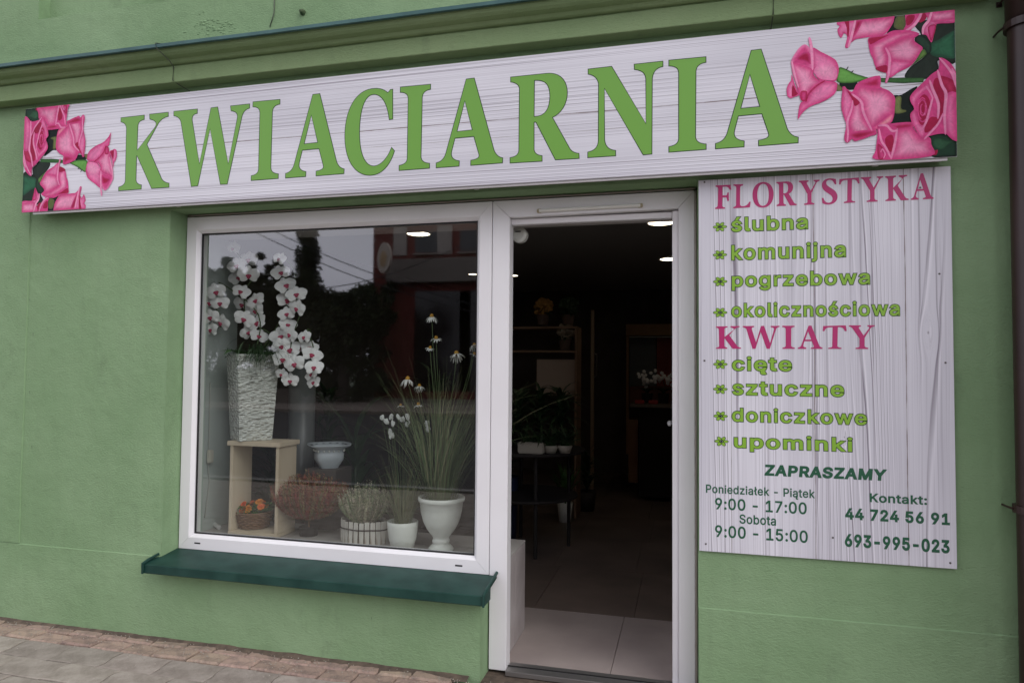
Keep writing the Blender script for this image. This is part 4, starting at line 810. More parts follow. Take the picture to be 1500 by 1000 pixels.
# ================================================================== THE LONG SIGN
SX0, SX1, SZ0, SZ1 = -3.617, 1.038, 2.296, 2.886
jz = at(535, 192, YS)[1]
SIGNW = whitewood('printed_boards_sign', 'z', [(jz, .0022), (jz-.083, .0008)], freq=58, wp=.10, al=.2, rf=5, rn=4, lin=62, bands=[(2.335, .045, 1.7), (2.86, .03, 1.2), (jz-.045, .035, 1.1), (jz+.05, .03, .9)])
sign = empty('shop_sign', (-1.3, -.05, 2.3), label='long white wood-print shop sign reading KWIACIARNIA in green with pink roses at both ends', cat='sign')
so_ = (1.3, .05, -2.3)
sb = lambda mb, name, m, **k: mb.build(name, m, sign, loc=so_, **k)
sb(MB().box(SX0, SX1, YS, YS+.004, SZ0, SZ1), 'sign_face', SIGNW, bevel=.0006)
SBOX = mat('sign_box_white', (.62, .60, .58), .5, (.5, .48, .46), 4)
sb(MB().box(SX0+.065, SX1-.028, YS+.0045, -.008, SZ0+.006, SZ1-.01), 'sign_box', SBOX, bevel=.002)
sb(MB().box(SX0+.065, SX1-.030, YS+.010, YS+.017, SZ0-.010, SZ0+.0055), 'sign_lip', PVC, bevel=.001)
for xx in (-2.6, -.95, .75): sb(MB().box(xx-.012, xx+.012, YS+.018, YS+.03, SZ0-.012, SZ0+.0055), 'sign_bracket', SBOX, bevel=.001)
def big_letter(ch, loops):
    o = plane_mesh([q_ for g_ in bolden(loops, .0032) for q_ in g_], YS-.0005, 'letter', DARKLN, sign, so_); o['label'] = 'green letter %s with dark outline' % ch
    plane_mesh(loops, YS-.0010, 'letter_fill', LETG, o)
    return o
def moved(ch, px, py, zx=None, px2=None):
    lp = glyph(ch, YS); a, b, c, d = gbox(lp); x, z = at(px, py, YS)
    w = b-a if px2 is None else at(px2, py, YS)[0]-x
    return fit(lp, x, x+w, c, d)
big_letter('K', glyph('K', YS)); big_letter('W', glyph('W', YS))
Z7 = lambda x, y: (160+x/3.125, 120+y/3.125); Z2 = lambda x, y: (500+x/2.857, y/2.857)
big_letter('I', moved('I', *Z7(651, 452), px2=Z7(773, 444)[0])); big_letter('A', moved('A', *Z7(808, 443), px2=Z7(1074, 425)[0])); big_letter('C', glyph('C', YS))
big_letter('I', moved('I', *Z2(243, 716), px2=Z2(368, 706)[0])); big_letter('A', moved('A', *Z2(398, 705), px2=Z2(674, 686)[0]))
for ch in 'RNIA': big_letter(ch, glyph(ch, YS))

# ---- rose print
LP, MP, DP, VL = (.76, .205, .40), (.62, .062, .22), (.36, .012, .06), (.80, .31, .48)
def attr_mat():
    m, n, l, b = new_mat('rose_print'); b.inputs['Roughness'].default_value = .4
    a = n.new('ShaderNodeAttribute'); a.attribute_name = 'ink'; g = n.new('ShaderNodeNewGeometry')
    z = n.new('ShaderNodeTexNoise'); z.inputs['Scale'].default_value = 42; z.inputs['Detail'].default_value = 9; z.inputs['Roughness'].default_value = .62; z.inputs['Distortion'].default_value = 1.2; l.new(g.outputs['Position'], z.inputs['Vector'])
    hv = n.new('ShaderNodeHueSaturation'); mr = n.new('ShaderNodeMapRange'); mr.inputs['From Min'].default_value = .32; mr.inputs['From Max'].default_value = .68; mr.inputs['To Min'].default_value = .86; mr.inputs['To Max'].default_value = 1.08
    l.new(z.outputs[0], mr.inputs[0]); l.new(mr.outputs[0], hv.inputs['Value']); l.new(a.outputs['Color'], hv.inputs['Color']); l.new(hv.outputs[0], b.inputs['Base Color']); b.inputs['Specular IOR Level'].default_value = .12; b.inputs['Roughness'].default_value = .55; return m
INK = attr_mat()
def zz(o, s_):
    def f(t):
        v = t.split(); return [(o[0]+float(v[i])/s_, o[1]+float(v[i+1])/s_) for i in range(0, len(v), 2)]
    return f
ZA, ZB, ZC_, ZD = zz((1140, 0), 7.69), zz((1250, 0), 7.69), zz((1140, 100), 7.143), zz((1250, 100), 7.143)
def cat(lp, k=4):
    n = len(lp); o = []
    for i in range(n):
        p0, p1, p2, p3 = (Vector(lp[(i+j) % n]) for j in (-1, 0, 1, 2))
        for q in range(k):
            t = q/k; v = .5*((2*p1)+(p2-p0)*t+(2*p0-5*p1+4*p2-p3)*t*t+(3*p1-p0-3*p2+p3)*t**3); o.append((v.x, v.y))
    return o
def stroke(pts, w):
    """tapering ribbon along open px polyline -> closed loop"""
    P = [Vector(p) for p in pts]; n = len(P); L = []; R_ = []
    for i, p in enumerate(P):
        t = (P[min(i+1, n-1)]-P[max(i-1, 0)]).normalized(); nn = Vector((-t.y, t.x)); ww = w*(.35+.65*math.sin(math.pi*(i+.5)/n))
        L.append(tuple(p+nn*ww)); R_.append(tuple(p-nn*ww))
    return L+R_[::-1]
GRN, DGR, OLV, LEAF = (.10, .26, .05), (.008, .014, .011), (.11, .14, .045), (.03, .13, .065)
petals = []      # (loop px, edge colour, core colour, radius px)
def pt(lp, e, c, r=6, smooth=True): petals.append((lp, e, c, r, smooth))
# dark foliage behind
pt(ZB('700 255 1160 245 1160 700 960 680 960 780 880 840 840 890 590 885 630 770 800 640 780 560 690 460 760 390'), DGR, (.02, .03, .022), 4)
pt(ZB('440 150 600 130 610 330 470 345 380 390'), DGR, DGR, 4)
pt(ZB('490 190 575 185 585 320 520 338 455 300'), (.10, .10, .05), OLV, 4)
pt(ZB('850 500 960 450 1060 390 1165 360 1165 640 1000 650 890 630 850 560'), (.02, .07, .04), LEAF, 7)
pt(ZB('690 450 760 395 860 470 880 560 840 620 790 560'), DGR, (.02, .05, .03), 4)
pt(ZD('410 300 500 280 620 210 670 200 600 330 640 430 600 490 610 590 390 610 410 500'), DGR, DGR, 4)
pt(ZD('430 320 500 300 500 420 550 440 540 462 430 470'), (.08, .09, .03), (.17, .21, .07), 3)
pt(ZD('800 690 960 690 1100 750 1100 915 800 920'), DGR, (.015, .045, .025), 5)
pt(ZD('830 760 900 730 990 760 1090 740 1000 800 930 850 850 830'), (.015, .05, .025), (.03, .09, .045), 3)
pt(ZD('820 880 880 855 870 905 825 910'), DP, DP, 2)
# stem and calyx
pt(ZB('290 882 560 878 800 880 785 930 560 940 290 928'), (.02, .06, .02), (.045, .13, .04), 2, False)
pt(ZA('700 930 880 925 890 1000 720 1005'), DGR, DGR, 3)
pt(ZC_('600 150 650 190 680 230 620 240 600 210'), OLV, (.2, .16, .08), 3)
pt(ZA('680 770 760 780 860 830 960 862 1020 890 900 925 800 940 660 922'), (.03, .09, .02), (.13, .34, .07), 4)
pt(ZA('760 790 785 752 792 758 772 795'), DGR, DGR, 1, False); pt(ZA('815 815 845 795 848 802 830 822'), DGR, DGR, 1, False)
# rose 2, top left
pt(ZA('690 200 920 170 870 300 820 420 800 500 785 545 752 530 775 420 740 380 710 432 680 400 666 340 690 300 660 275'), MP, LP, 6)
pt(ZA('740 220 790 215 800 330 790 420 775 400 770 320'), DP, DP, 3)
pt(ZA('880 190')+ZB('100 160 430 130 458 220 420 310 350 392 240 415 100 432')+ZA('1000 430 880 445 815 485 835 400 860 300'), MP, VL, 12)
pt(ZA('890 215 960 205 930 290 870 400 830 440 850 320'), MP, DP, 4)
pt(stroke(ZA('870 225 845 330 815 450 790 530'), 1.8), VL, VL, 2)
# rose 4, top right
pt(ZB('600 110 830 100 810 200 700 275 640 352 565 342 590 280'), MP, MP, 5)
pt(ZB('780 110 830 110 815 220 740 255'), DP, DP, 3); pt(ZB('600 190 690 180 660 260 600 290'), DP, DP, 4)
pt(stroke(ZB('775 120 740 210 670 300 590 350'), 2.2), LP, VL, 2)
pt(ZB('820 95 1165 60 1165 245 960 272 930 300 888 468 862 468 820 402 775 388 785 310 840 240'), MP, LP, 8)
pt(ZB('900 90 1165 65 1165 205 950 250 880 250 870 220'), MP, VL, 9)
pt(ZB('840 310 930 290 885 455 860 440'), DP, MP, 3)
pt(stroke(ZB('885 120 850 230 790 310 780 385'), 2), VL, VL, 2)
# rose 3
pt(ZB('175 430 340 400 450 350 620 348 740 385 680 440 700 480 780 545 740 620 650 742 520 812 400 882 380 938 355 930 370 830 290 805 240 740 220 670 190 610 170 510'), MP, MP, 8)
pt(ZB('180 440 330 415 400 400 300 450 210 500 185 500'), DP, DP, 3)
pt(ZB('205 530 330 450 470 385 640 360 690 395 560 430 460 480 355 545 380 640 362 740 262 770 235 700'), MP, VL, 9)
pt(ZB('365 545 470 480 600 425 680 428 690 480 775 550 725 640 640 708 520 700 430 680 400 640'), MP, VL, 12)
pt(ZB('250 770 372 740 372 822 290 805'), DP, DP, 4)
pt(ZB('425 700 540 690 645 705 520 806 405 876'), MP, LP, 6)
pt(stroke(ZB('365 550 400 620 408 700 395 840 370 930'), 2.2), LP, VL, 2)
pt(ZB('700 690 780 560 822 600 800 640 650 747'), (.05, .11, .03), (.14, .25, .06), 4)
# rose 1, the single one
pt(ZC_('140 70 175 180 215 280 165 305 130 318 95 295 88 220 110 160 135 130'), MP, LP, 5)
pt(ZC_('150 180 190 250 205 275 150 300 140 270'), DP, DP, 3)
pt(ZA('145 690 180 620 240 540 300 506 350 545 372 600 372 700 385 785 300 775 200 750 150 745'), LP, MP, 6)
pt(ZA('205 655 260 605 335 590 365 640 365 730 290 705 215 692'), MP, DP, 5)
pt(ZA('385 545 480 590 590 645 650 690 680 770 672 850 640 918 560 912 480 918 420 860 385 780 372 680'), MP, LP, 10)
pt(ZA('400 800 480 720 600 730 660 800 640 900 520 905 440 870'), LP, VL, 9)
pt(ZA('150 720 210 720 375 778 400 850 450 905 490 918')+ZC_('470 145 400 190 330 250 292 352 240 342 215 270 180 150 150 60'), MP, VL, 12)
pt(ZC_('235 250 300 250 290 340 240 340'), DP, MP, 5)
pt(ZC_('480 140 600 150 615 200 590 270 520 325 440 365 380 385 310 420 245 480 203 535 230 370 290 350 330 250 400 185'), MP, LP, 9)
pt(stroke(ZA('350 435 368 520 380 640 385 780'), 2.4), LP, VL, 2)
pt(stroke(ZA('152 700 168 780 190 870 225 980'), 1.6), VL, VL, 2)
pt(stroke(ZC_('480 140 400 190 320 270 290 350'), 1.2), DP, MP, 2)
# rose 5, middle
pt(ZC_('680 195 770 250 840 150')+ZD('270 82 278 195 370 240 432 310 432 420 418 520 380 585 240 645 240 695 130 725 20 768')+ZC_('770 745 722 785 688 740 708 600 680 500 656 400 668 250'), MP, MP, 8)
pt(ZD('55 165 150 130 270 88 276 195 190 212 70 188'), MP, DP, 7)
pt(ZD('15 290 70 190 200 215 330 222 420 310 425 420 405 480 330 520 190 632 130 560 90 450 80 360'), MP, VL, 16)
pt(ZC_('800 330 860 360 895 520 960 640 900 700 790 685 735 600 760 460'), MP, VL, 10)
pt(ZD('210 630 330 530 405 480 412 525 375 580 245 640'), MP, (.78, .30, .36), 5)
pt(ZC_('735 700 830 660 1000 650 1012 690 830 757'), MP, DP, 6)
pt(ZC_('680 205 720 230 775 330 770 400 720 560 700 560 663 420'), MP, LP, 6)
pt(ZC_('720 240 775 285 850 360 800 400 775 340'), DP, DP, 4)
pt(stroke(ZC_('775 280 865 355 890 470 970 640'), 2.2), LP, VL, 2)
pt(stroke(ZC_('775 350 765 430 722 560 728 680 720 770'), 1.8), LP, VL, 2)
# rose 7, bottom
pt(ZD('250 602 330 590 600 568 620 620 700 720 795 728 812 800 808 925 240 960 232 860 250 700'), MP, MP, 8)
pt(ZD('455 660 600 628 700 728 792 738 806 800 804 915 405 950 430 800'), MP, VL, 16)
pt(ZD('400 600 600 575 615 625 470 650 440 640'), MP, DP, 5)
pt(ZD('330 740 400 700 420 780 400 880 350 840'), DP, DP, 5)
pt(ZD('250 800 300 830 340 900 320 950 260 950'), DP, MP, 5)
pt(stroke(ZD('268 650 290 760 340 840 385 935'), 1.8), LP, VL, 2); pt(stroke(ZD('455 650 430 800 395 940'), 2), LP, VL, 2)
pt(stroke(ZD('265 605 345 605 400 660 455 655'), 2), LP, VL, 2); pt(stroke(ZD('285 880 300 850 330 900 315 945'), 1.2), LP, VL, 1)
# rose 6, open
pt(ZB('970 660 1050 688 1120 756 1175 870')+ZD('1100 100 1100 300 1100 750 1080 748 950 690 800 712 740 745 700 722 620 602 590 490 632 430 590 340 610 270 740 140')+ZB('880 840 958 780'), MP, MP, 9)
pt(ZD('592 340 640 262 720 200 790 160 800 250 760 240 690 290 650 360 640 420'), MP, LP, 5)
pt(ZD('595 490 640 440 670 520 700 590 760 620 730 735 690 715 620 600'), MP, LP, 6)
pt(ZD('830 180 880 110 960 290 935 480 885 510 890 400'), DP, DP, 8)
pt(ZD('890 90 1000 110 1085 180 1085 280 980 270 930 200'), DP, (.48, .03, .10), 9)
pt(ZD('965 280 1100 300 1100 748 962 680 940 500'), MP, LP, 12)
pt(ZD('800 520 880 520 920 500 850 620 760 680 740 640'), DP, DP, 7)
pt(ZD('670 420 690 320 740 280 790 330 800 420 770 530 720 600 680 560'), DP, DP, 8)
for k in range(5):
    a0 = k*1.9; lp = [(720+(64-10*k)*math.cos(a0+q*.42)*.9, 430+(135-22*k)*math.sin(a0+q*.42)) for q in range(9)]
    pt(stroke([(1250+x/7.143, 100+z/7.143) for x, z in lp], 1.1), MP, LP, 1)
pt(stroke(ZD('795 140 830 240 885 380 880 520'), 2.4), LP, VL, 2)
pt(stroke(ZD('880 40 920 180 965 280 950 480 958 680'), 2.6), LP, VL, 2)
pt(stroke(ZD('935 480 880 590 800 680 740 745'), 1.7), LP, VL, 2)
pt(stroke(ZD('825 320 790 450 760 560 718 640'), 1.8), LP, VL, 2)
pt(stroke(ZD('760 200 800 260 825 320'), 1.4), LP, LP, 2)
pt(stroke(ZD('1030 20 1070 120 1085 260'), 2.2), LP, VL, 2)
pt(stroke(ZB('970 670 1050 760 1110 850 1150 980'), 2), LP, VL, 2)
def clip_poly(lp, x0, x1, z0, z1):
    for ax, lim, sg in ((0, x0, 1), (0, x1, -1), (1, z0, 1), (1, z1, -1)):
        out_ = []
        for i in range(len(lp)):
            a, b = lp[i-1], lp[i]; ia, ib = sg*(a[ax]-lim) >= 0, sg*(b[ax]-lim) >= 0
            if ia != ib:
                t = (lim-a[ax])/(b[ax]-a[ax]); out_.append((a[0]+(b[0]-a[0])*t, a[1]+(b[1]-a[1])*t))
            if ib: out_.append(b)
        lp = out_
        if len(lp) < 3: return []
    return lp
def inside(p, lp):
    c = False; x, z = p; j = len(lp)-1
    for i in range(len(lp)):
        if (lp[i][1] > z) != (lp[j][1] > z) and x < (lp[j][0]-lp[i][0])*(z-lp[i][1])/(lp[j][1]-lp[i][1])+lp[i][0]: c = not c
        j = i
    return c
def segd(p, lp):
    px, pz = p; best = 9
    for i in range(len(lp)):
        ax, az = lp[i-1]; bx, bz = lp[i]; dx, dz = bx-ax, bz-az; L = dx*dx+dz*dz
        t = 0 if L < 1e-12 else max(0, min(1, ((px-ax)*dx+(pz-az)*dz)/L)); d = (px-ax-dx*t)**2+(pz-az-dz*t)**2
        if d < best: best = d
    return math.sqrt(best)
def rose_print(xf, sc, label):
    V, F, Cc = [], [], []; seen = []
    for li, (lp, e, c, r, sm_) in enumerate(petals):
        base = cat(lp, 4) if sm_ else lp
        L2 = clip_poly([xf(at(p[0], p[1], YS)) for p in base], SX0+.001, SX1-.001, SZ0+.001, SZ1-.001)
        if len(L2) < 3: continue
        q = []
        for p in L2:
            if not q or (abs(p[0]-q[-1][0])+abs(p[1]-q[-1][1])) > 1e-4: q.append(p)
        L2 = q
        if len(L2) < 3: continue
        R_ = r*.0028*sc; st = max(.0045*sc, .0035)
        xs = [p[0] for p in L2]; zs = [p[1] for p in L2]
        inner = []
        if (max(xs)-min(xs)) > .012*sc:
            z = min(zs)+st/2; row = 0
            while z < max(zs):
                x = min(xs)+(st/2 if row % 2 else 0)
                while x < max(xs):
                    if inside((x, z), L2):
                        d = segd((x, z), L2)
                        if d > st*.5: inner.append((x, z, d))
                    x += st
                z += st*.87; row += 1
        pts = [Vector(p) for p in L2]+[Vector((a, b)) for a, b, d in inner]
        nb_ = len(L2)
        try:
            vo, eo, fo, ov, oe, of = delaunay_2d_cdt(pts, [], [list(range(nb_))], 1, 1e-6)
        except Exception: continue
        b0 = len(V); yy = YS-.0006-.00006*li
        cx, cz = sum(xs)/len(xs), sum(zs)/len(zs)
        for vi, v in enumerate(vo):
            src = ov[vi][0] if ov[vi] else 0
            d = 0 if src < nb_ else inner[src-nb_][2]
            t = min(1, d/R_); t = t*t*(3-2*t)
            ang = math.atan2(v.y-cz, v.x-cx)
            k = 1+.16*noise.noise(Vector((v.x*14/sc+li, v.y*14/sc, 3)))+.16*noise.noise(Vector((ang*7, li*3.1, d*20)))
            col = [max(0, min(1, (e[q_]*(1-t)+c[q_]*t)*k)) for q_ in range(3)]
            V.append((v.x, yy, v.y)); Cc.append((*col, 1))
        F += [tuple(b0+i for i in f) for f in fo]
    me = bpy.data.meshes.new('rose_print'); me.from_pydata(V, [], F); me.materials.append(INK)
    at_ = me.attributes.new('ink', 'FLOAT_COLOR', 'POINT'); at_.data.foreach_set('color', [q_ for c in Cc for q_ in c])
    me.update(); o = mesh_obj('rose_print', me, sign, so_); o['label'] = label
    return o
rose_print(lambda p: p, 1.0, 'print of pink roses at the right end of the sign')
_a = Vector(at(1228, 115, YS)); _b = Vector(at(1376, 86, YS)); _c = Vector(at(127, 240, YS)); _d = Vector(at(47, 259, YS))
rs = (_c-_d).length/(_b-_a).length
rose_print(lambda p: (_c.x-rs*(p[0]-_a.x), _c.y-rs*(p[1]-_a.y)), rs, 'print of pink roses at the left end of the sign')

# ================================================================== THE INFORMATION BOARD
YB = -.014
bx0, bx1, bz0, bz1 = at(1023, 300, YB)[0]+.001, at(1397, 520, YB)[0], at(1200, 818.6, YB)[1], SZ0-.016
PANW = whitewood('printed_boards_panel', 'x', [(at(1071, 500, YB)[0], .0010), (at(1193, 500, YB)[0], .0016), (at(1327, 500, YB)[0], .0021)],
                 knots=[(at(1360, 487, YB)[0], at(1360, 487, YB)[1], .035, .075), (at(1237, 640, YB)[0], at(1237, 640, YB)[1], .02, .05)], freq=48, wp=.45, al=.35, rf=6, rn=12, lin=48)
brd = empty('information_board', (.55, 0, 1.5), label='white wood-print information board with green and pink Polish lettering right of the door', cat='board')
bo = (-.55, 0, -1.5)
MB().box(bx0, bx1, YB, -.006, bz0, bz1).build('board_face', PANW, brd, loc=bo, bevel=.0008)
scm = mat('screw_grey', (.12, .11, .11), .4, metal=.4)
for px, py in ((1032, 267), (1348, 275), (1376, 401), (1385, 531), (1032, 528), (1034, 796), (1392, 824), (1220, 787)):
    x, z = at(px, py, YB); MB().lathe([(0.0001, -.0), (.0042, .0), (.0042, .0012), (.003, .0022), (.0001, .0024)], 10).build('screw', scm, brd, loc=(x-.55, YB, z-1.5)).rotation_euler = (math.pi/2, 0, 0)
def text_loops(s_, bold, space=1.0, shear=0):
    """groups (outer + holes) of a line of lettering, in 1/1000 em"""
    gs = []; x = 0
    for ch in s_:
        w, d = FONT[ch]
        if d:
            lps = [[tuple(float(q) for q in p.split(',')) for p in l_.split(' ')] for l_ in d.split('|')]
            for g_ in bolden(lps, bold, True): gs.append([[(p[0]+x+shear*p[1], p[1]) for p in l_] for l_ in g_])
        x += w*space+max(bold, 0)*1.3
    return gs
def put_text(s_, l_, r_, b_, t_, m, bold=0, outline=0, space=1.0, label=None, shear=0):
    x0, x1 = at(*l_, YB)[0], at(*r_, YB)[0]; z0, z1 = at(*b_, YB)[1], at(*t_, YB)[1]
    gs = text_loops(s_, bold, space, shear)
    xs = [p[0] for g_ in gs for l in g_ for p in l]; ys = [p[1] for g_ in gs for l in g_ for p in l]
    ax, bx, ay, by = min(xs), max(xs), min(ys), max(ys); fx, fy = (x1-x0)/(bx-ax), (z1-z0)/(by-ay)
    M_ = lambda g_: [[(x0+(p[0]-ax)*fx, z0+(p[1]-ay)*fy) for p in l] for l in g_]
    gs = [M_(g_) for g_ in gs]
    o = multi(gs, YB-.0005, 'lettering', DARKLN if outline else m, brd, bo)
    if outline:
        gi = [[offset_loop(g_[0], -outline)]+[offset_loop(h, outline) for h in g_[1:]] for g_ in gs]
        multi(gi, YB-.0012, 'lettering_fill', m, o, (0, 0, 0))
    o['label'] = label or ('lettering reading '+s_)
z4 = lambda x, y: (1000+x/3.225, 240+y/3.225); z5 = lambda x, y: (1000+x/3.225, 540+y/3.225)
O, BD = .0027, 40
put_text('ślubna', z4(226, 322), z4(594, 308), z4(260, 324), z4(405, 242), LIME, BD, O)
put_text('komunijna', z4(228, 453), z4(773, 438), z4(622, 465), z4(627, 367), LIME, BD, O)
put_text('pogrzebowa', z4(230, 580), z4(887, 572), z4(240, 602), z4(605, 504), LIME, BD, O)
put_text('okolicznościowa', z4(228, 725), z4(1028, 720), z4(400, 726), z4(715, 647), LIME, BD, O*.9)
put_text('cięte', z4(231, 975), z4(519, 975), z4(378, 998), z4(317, 907), LIME, BD, O)
put_text('sztuczne', z5(231, 123), z5(766, 123), z5(500, 131), z5(385, 59), LIME, BD, O)
put_text('doniczkowe', z5(231, 250), z5(874, 250), z5(500, 259), z5(280, 181), LIME, BD, O)
put_text('upominki', z5(240, 370), z5(805, 370), z5(325, 394), z5(595, 315), LIME, BD, O)
put_text('ZAPRASZAMY', z5(386, 503), z5(967, 503), z5(650, 516), z5(650, 461), DKG, 42, shear=.08)
put_text('Poniedziałek - Piątek', z5(110, 580), z5(625, 600), z5(540, 617), z5(340, 555), DKG, 17)
put_text('9:00 - 17:00', z5(153, 640), z5(586, 660), z5(300, 671), z5(300, 615), DKG, 17)
put_text('Sobota', z5(268, 710), z5(441, 710), z5(350, 735), z5(350, 690), DKG, 17)
put_text('9:00 - 15:00', z5(153, 770), z5(591, 790), z5(300, 803), z5(300, 745), DKG, 17)
put_text('Kontakt:', z5(883, 610), z5(1154, 610), z5(1000, 635), z5(1000, 592), DKG, 26)
put_text('44 724 56 91', z5(767, 680), z5(1262, 700), z5(900, 718), z5(900, 662), DKG, 36)
put_text('693-995-023', z5(766, 810), z5(1261, 830), z5(900, 848), z5(900, 785), DKG, 36)
def serif_word(word, boxes, label):
    loops = []
    for ch, (a, b, c, d) in zip(word, boxes): loops += fit(glyph(ch, YB), a, b, c, d)
    o = plane_mesh(loops, YB-.001, 'lettering', PINK, brd, bo); o['label'] = label
z8 = lambda x, y: (1030+x/4.286, 240+y/4.286)
fz0, fz1 = at(*z8(75, 285), YB)[1], at(*z8(78, 136), YB)[1]
ex = [(75, 177), (189, 298), (310, 442), (460, 587), (601, 732), (744, 843), (853, 983), (990, 1132), (1143, 1290), (1303, 1446)]
serif_word('FLORYSTYKA', [(at(*z8(a, 200), YB)[0], at(*z8(b, 200), YB)[0], fz0-(.003 if ch in 'OS' else 0), fz1+(.003 if ch in 'OSA' else 0)) for ch, (a, b) in zip('FLORYSTYKA', ex)], 'magenta heading FLORYSTYKA')
kz0, kz1 = at(*z4(200, 873), YB)[1], at(*z4(200, 766), YB)[1]
ex = [(93, 277), (290, 560), (580, 670), (692, 873), (875, 1052), (1068, 1257)]
zk = lambda x: (1030+x/5, 494)
serif_word('KWIATY', [(at(*zk(a), YB)[0], at(*zk(b), YB)[0], kz0, kz1) for a, b in ex], 'magenta heading KWIATY')
def bullet(px, py):
    x, z = at(px, py, YB); rx, rz_ = .030, .0225
    outer, innr, lines = [], [], []
    for k in range(6):
        a = k*math.pi/3
        def ell(sc_, r0=.58, w=.47):
            L_ = []
            for q in range(14):
                t = 2*math.pi*q/14; u = r0+.42*sc_*math.cos(t); v = w*sc_*math.sin(t)*.62
                L_.append((x+rx*(u*math.cos(a)-v*math.sin(a)), z+rz_*(u*math.sin(a)+v*math.cos(a))))
            return L_
        outer.append(ell(1.0)); innr.append(ell(.78)); lines.append([(x+rx*(u*math.cos(a)-v*math.sin(a)), z+rz_*(u*math.sin(a)+v*math.cos(a))) for u, v in ((0, -.05), (.42, -.012), (.42, .012), (0, .05))])
    mb = MB()
    for y, loops, mi in ((YB-.0005, outer, 0), (YB-.0009, innr, 1), (YB-.0013, lines, 0)):
        for i_, lp in enumerate(loops): mb.add([(p[0], y-.00003*i_, p[1]) for p in lp], [tuple(range(len(lp)))], mi)
    o = mb.build('flower_bullet', [DARKLN, LIME], brd, loc=bo)
for p in (z4(176, 298), z4(176, 430), z4(177, 556), z4(177, 702), z4(178, 946), z5(178, 96), z5(179, 223), z5(183, 342)): bullet(*p)

# ================================================================== DISPLAY WINDOW
def G(px, py, z=0.0):
    d = ray(px, py); t = (z-CAM.z)/d.z; return Vector((CAM.x+d.x*t, CAM.y+d.y*t, z))
ZP = .490
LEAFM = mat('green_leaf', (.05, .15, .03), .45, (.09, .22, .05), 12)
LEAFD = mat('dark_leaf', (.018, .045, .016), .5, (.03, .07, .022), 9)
STEM = mat('stem', (.07, .11, .035), .6)
GRASS = mat('long_grass', (.09, .14, .05), .6, (.16, .20, .09), 5)
GRASSD = mat('dry_grass', (.20, .19, .10), .7, (.13, .15, .07), 5)
WHT = mat('glazed_white', (.78, .80, .74), .35, (.72, .74, .68), 2)
PETW = add_object_tint(mat('white_petal', (.84, .84, .82), .55), .10)
LIPM = mat('crimson_lip', (.34, .02, .06), .5, (.48, .06, .13), 30)
def ellipse_petal(mb, cx, cz, rx, rz, rot, bulge=.006, lift=0, n=12, mi=0):
    vs = [(cx, lift-bulge, cz)]; ca, sa = math.cos(rot), math.sin(rot)
    for ring, rr_ in ((0, .6), (1, 1.0)):
        for i in range(n):
            a = 2*math.pi*i/n; u, v = rx*rr_*math.cos(a), rz*rr_*math.sin(a)
            vs.append((cx+u*ca-v*sa, lift-bulge*(1-rr_**2)+.004*rr_*math.sin(3*a)*(rx/.03), cz+u*sa+v*ca))
    fs = [(0, 1+i, 1+(i+1) % n) for i in range(n)]+[(1+i, 1+n+i, 1+n+(i+1) % n, 1+(i+1) % n) for i in range(n)]
    mb.add(vs, fs, mi)
def orchid_flower_meshes():
    fb = MB()
    for a in (math.pi/2, math.pi*1.2, math.pi*1.8): ellipse_petal(fb, .021*math.cos(a), .021*math.sin(a), .022, .0155, a, lift=.002)
    for s_ in (-1, 1): ellipse_petal(fb, s_*.0225, .005, .0255, .0245, s_*.25, lift=-.001, bulge=.006)
    lb = MB(); ellipse_petal(lb, 0, -.008, .0085, .011, 0, .006, lift=-.006, n=8); ellipse_petal(lb, -.007, -.003, .007, .0045, .8, .003, lift=-.007, n=6); ellipse_petal(lb, .007, -.003, .007, .0045, -.8, .003, lift=-.007, n=6)
    return fb, lb
fb, lb = orchid_flower_meshes()
# -- open timber stand
standm = mat('pale_timber', (.56, .46, .33), .7, (.66, .56, .42), 6, bump=.15, bscale=60, stretch=(1, 1, .15))
X0s, X1s, Y0s, Y1s = -2.520, -2.205, .30, .48
stand = empty('display_stand', (-2.36, .45, ZP), label='pale timber box stand, open at the front, holding the tall orchid vase', cat='stand')
so2 = (2.36, -.45, -ZP)
for nm, b_ in (('top_board', (X0s-.014, X1s+.014, Y0s-.01, Y1s+.01, .995, 1.020)), ('side_board', (X0s, X0s+.020, Y0s, Y1s, ZP+.024, .994)), ('side_board', (X1s-.020, X1s, Y0s, Y1s, ZP+.024, .994)), ('bottom_board', (X0s, X1s, Y0s-.005, Y1s, ZP+.001, ZP+.023))):
    MB().box(*b_).build(nm, standm, stand, loc=so2, bevel=.002)
# -- square tapered vase with hammered relief
vm, n, l, b = new_mat('hammered_ceramic'); b.inputs['Base Color'].default_value = (.74, .76, .70, 1); b.inputs['Roughness'].default_value = .22
t = n.new('ShaderNodeTexCoord'); mpn = n.new('ShaderNodeMapping'); mpn.inputs['Rotation'].default_value = (.7, .7, .2); mpn.inputs['Scale'].default_value = (1, 1, 2.2); l.new(t.outputs['Object'], mpn.inputs[0])
vz = n.new('ShaderNodeTexVoronoi'); vz.inputs['Scale'].default_value = 34; l.new(mpn.outputs[0], vz.inputs['Vector'])
vn = n.new('ShaderNodeTexNoise'); vn.inputs['Scale'].default_value = 40; l.new(mpn.outputs[0], vn.inputs['Vector'])
bpn = n.new('ShaderNodeBump'); bpn.inputs['Strength'].default_value = 1; bpn.inputs['Distance'].default_value = .02; l.new(vmath(n, l, 'MULTIPLY_ADD', vn.outputs[0], .5, vz.outputs[0]), bpn.inputs['Height']); l.new(bpn.outputs[0], b.inputs['Normal'])
vase = empty('tall_vase', (-2.455, .40, 1.0205), label='tall square silver-white vase with a hammered surface and orchids, on the timber stand', cat='vase', rz=math.radians(52))
mb = MB(); ht, hb = .118, .092; H_ = .495
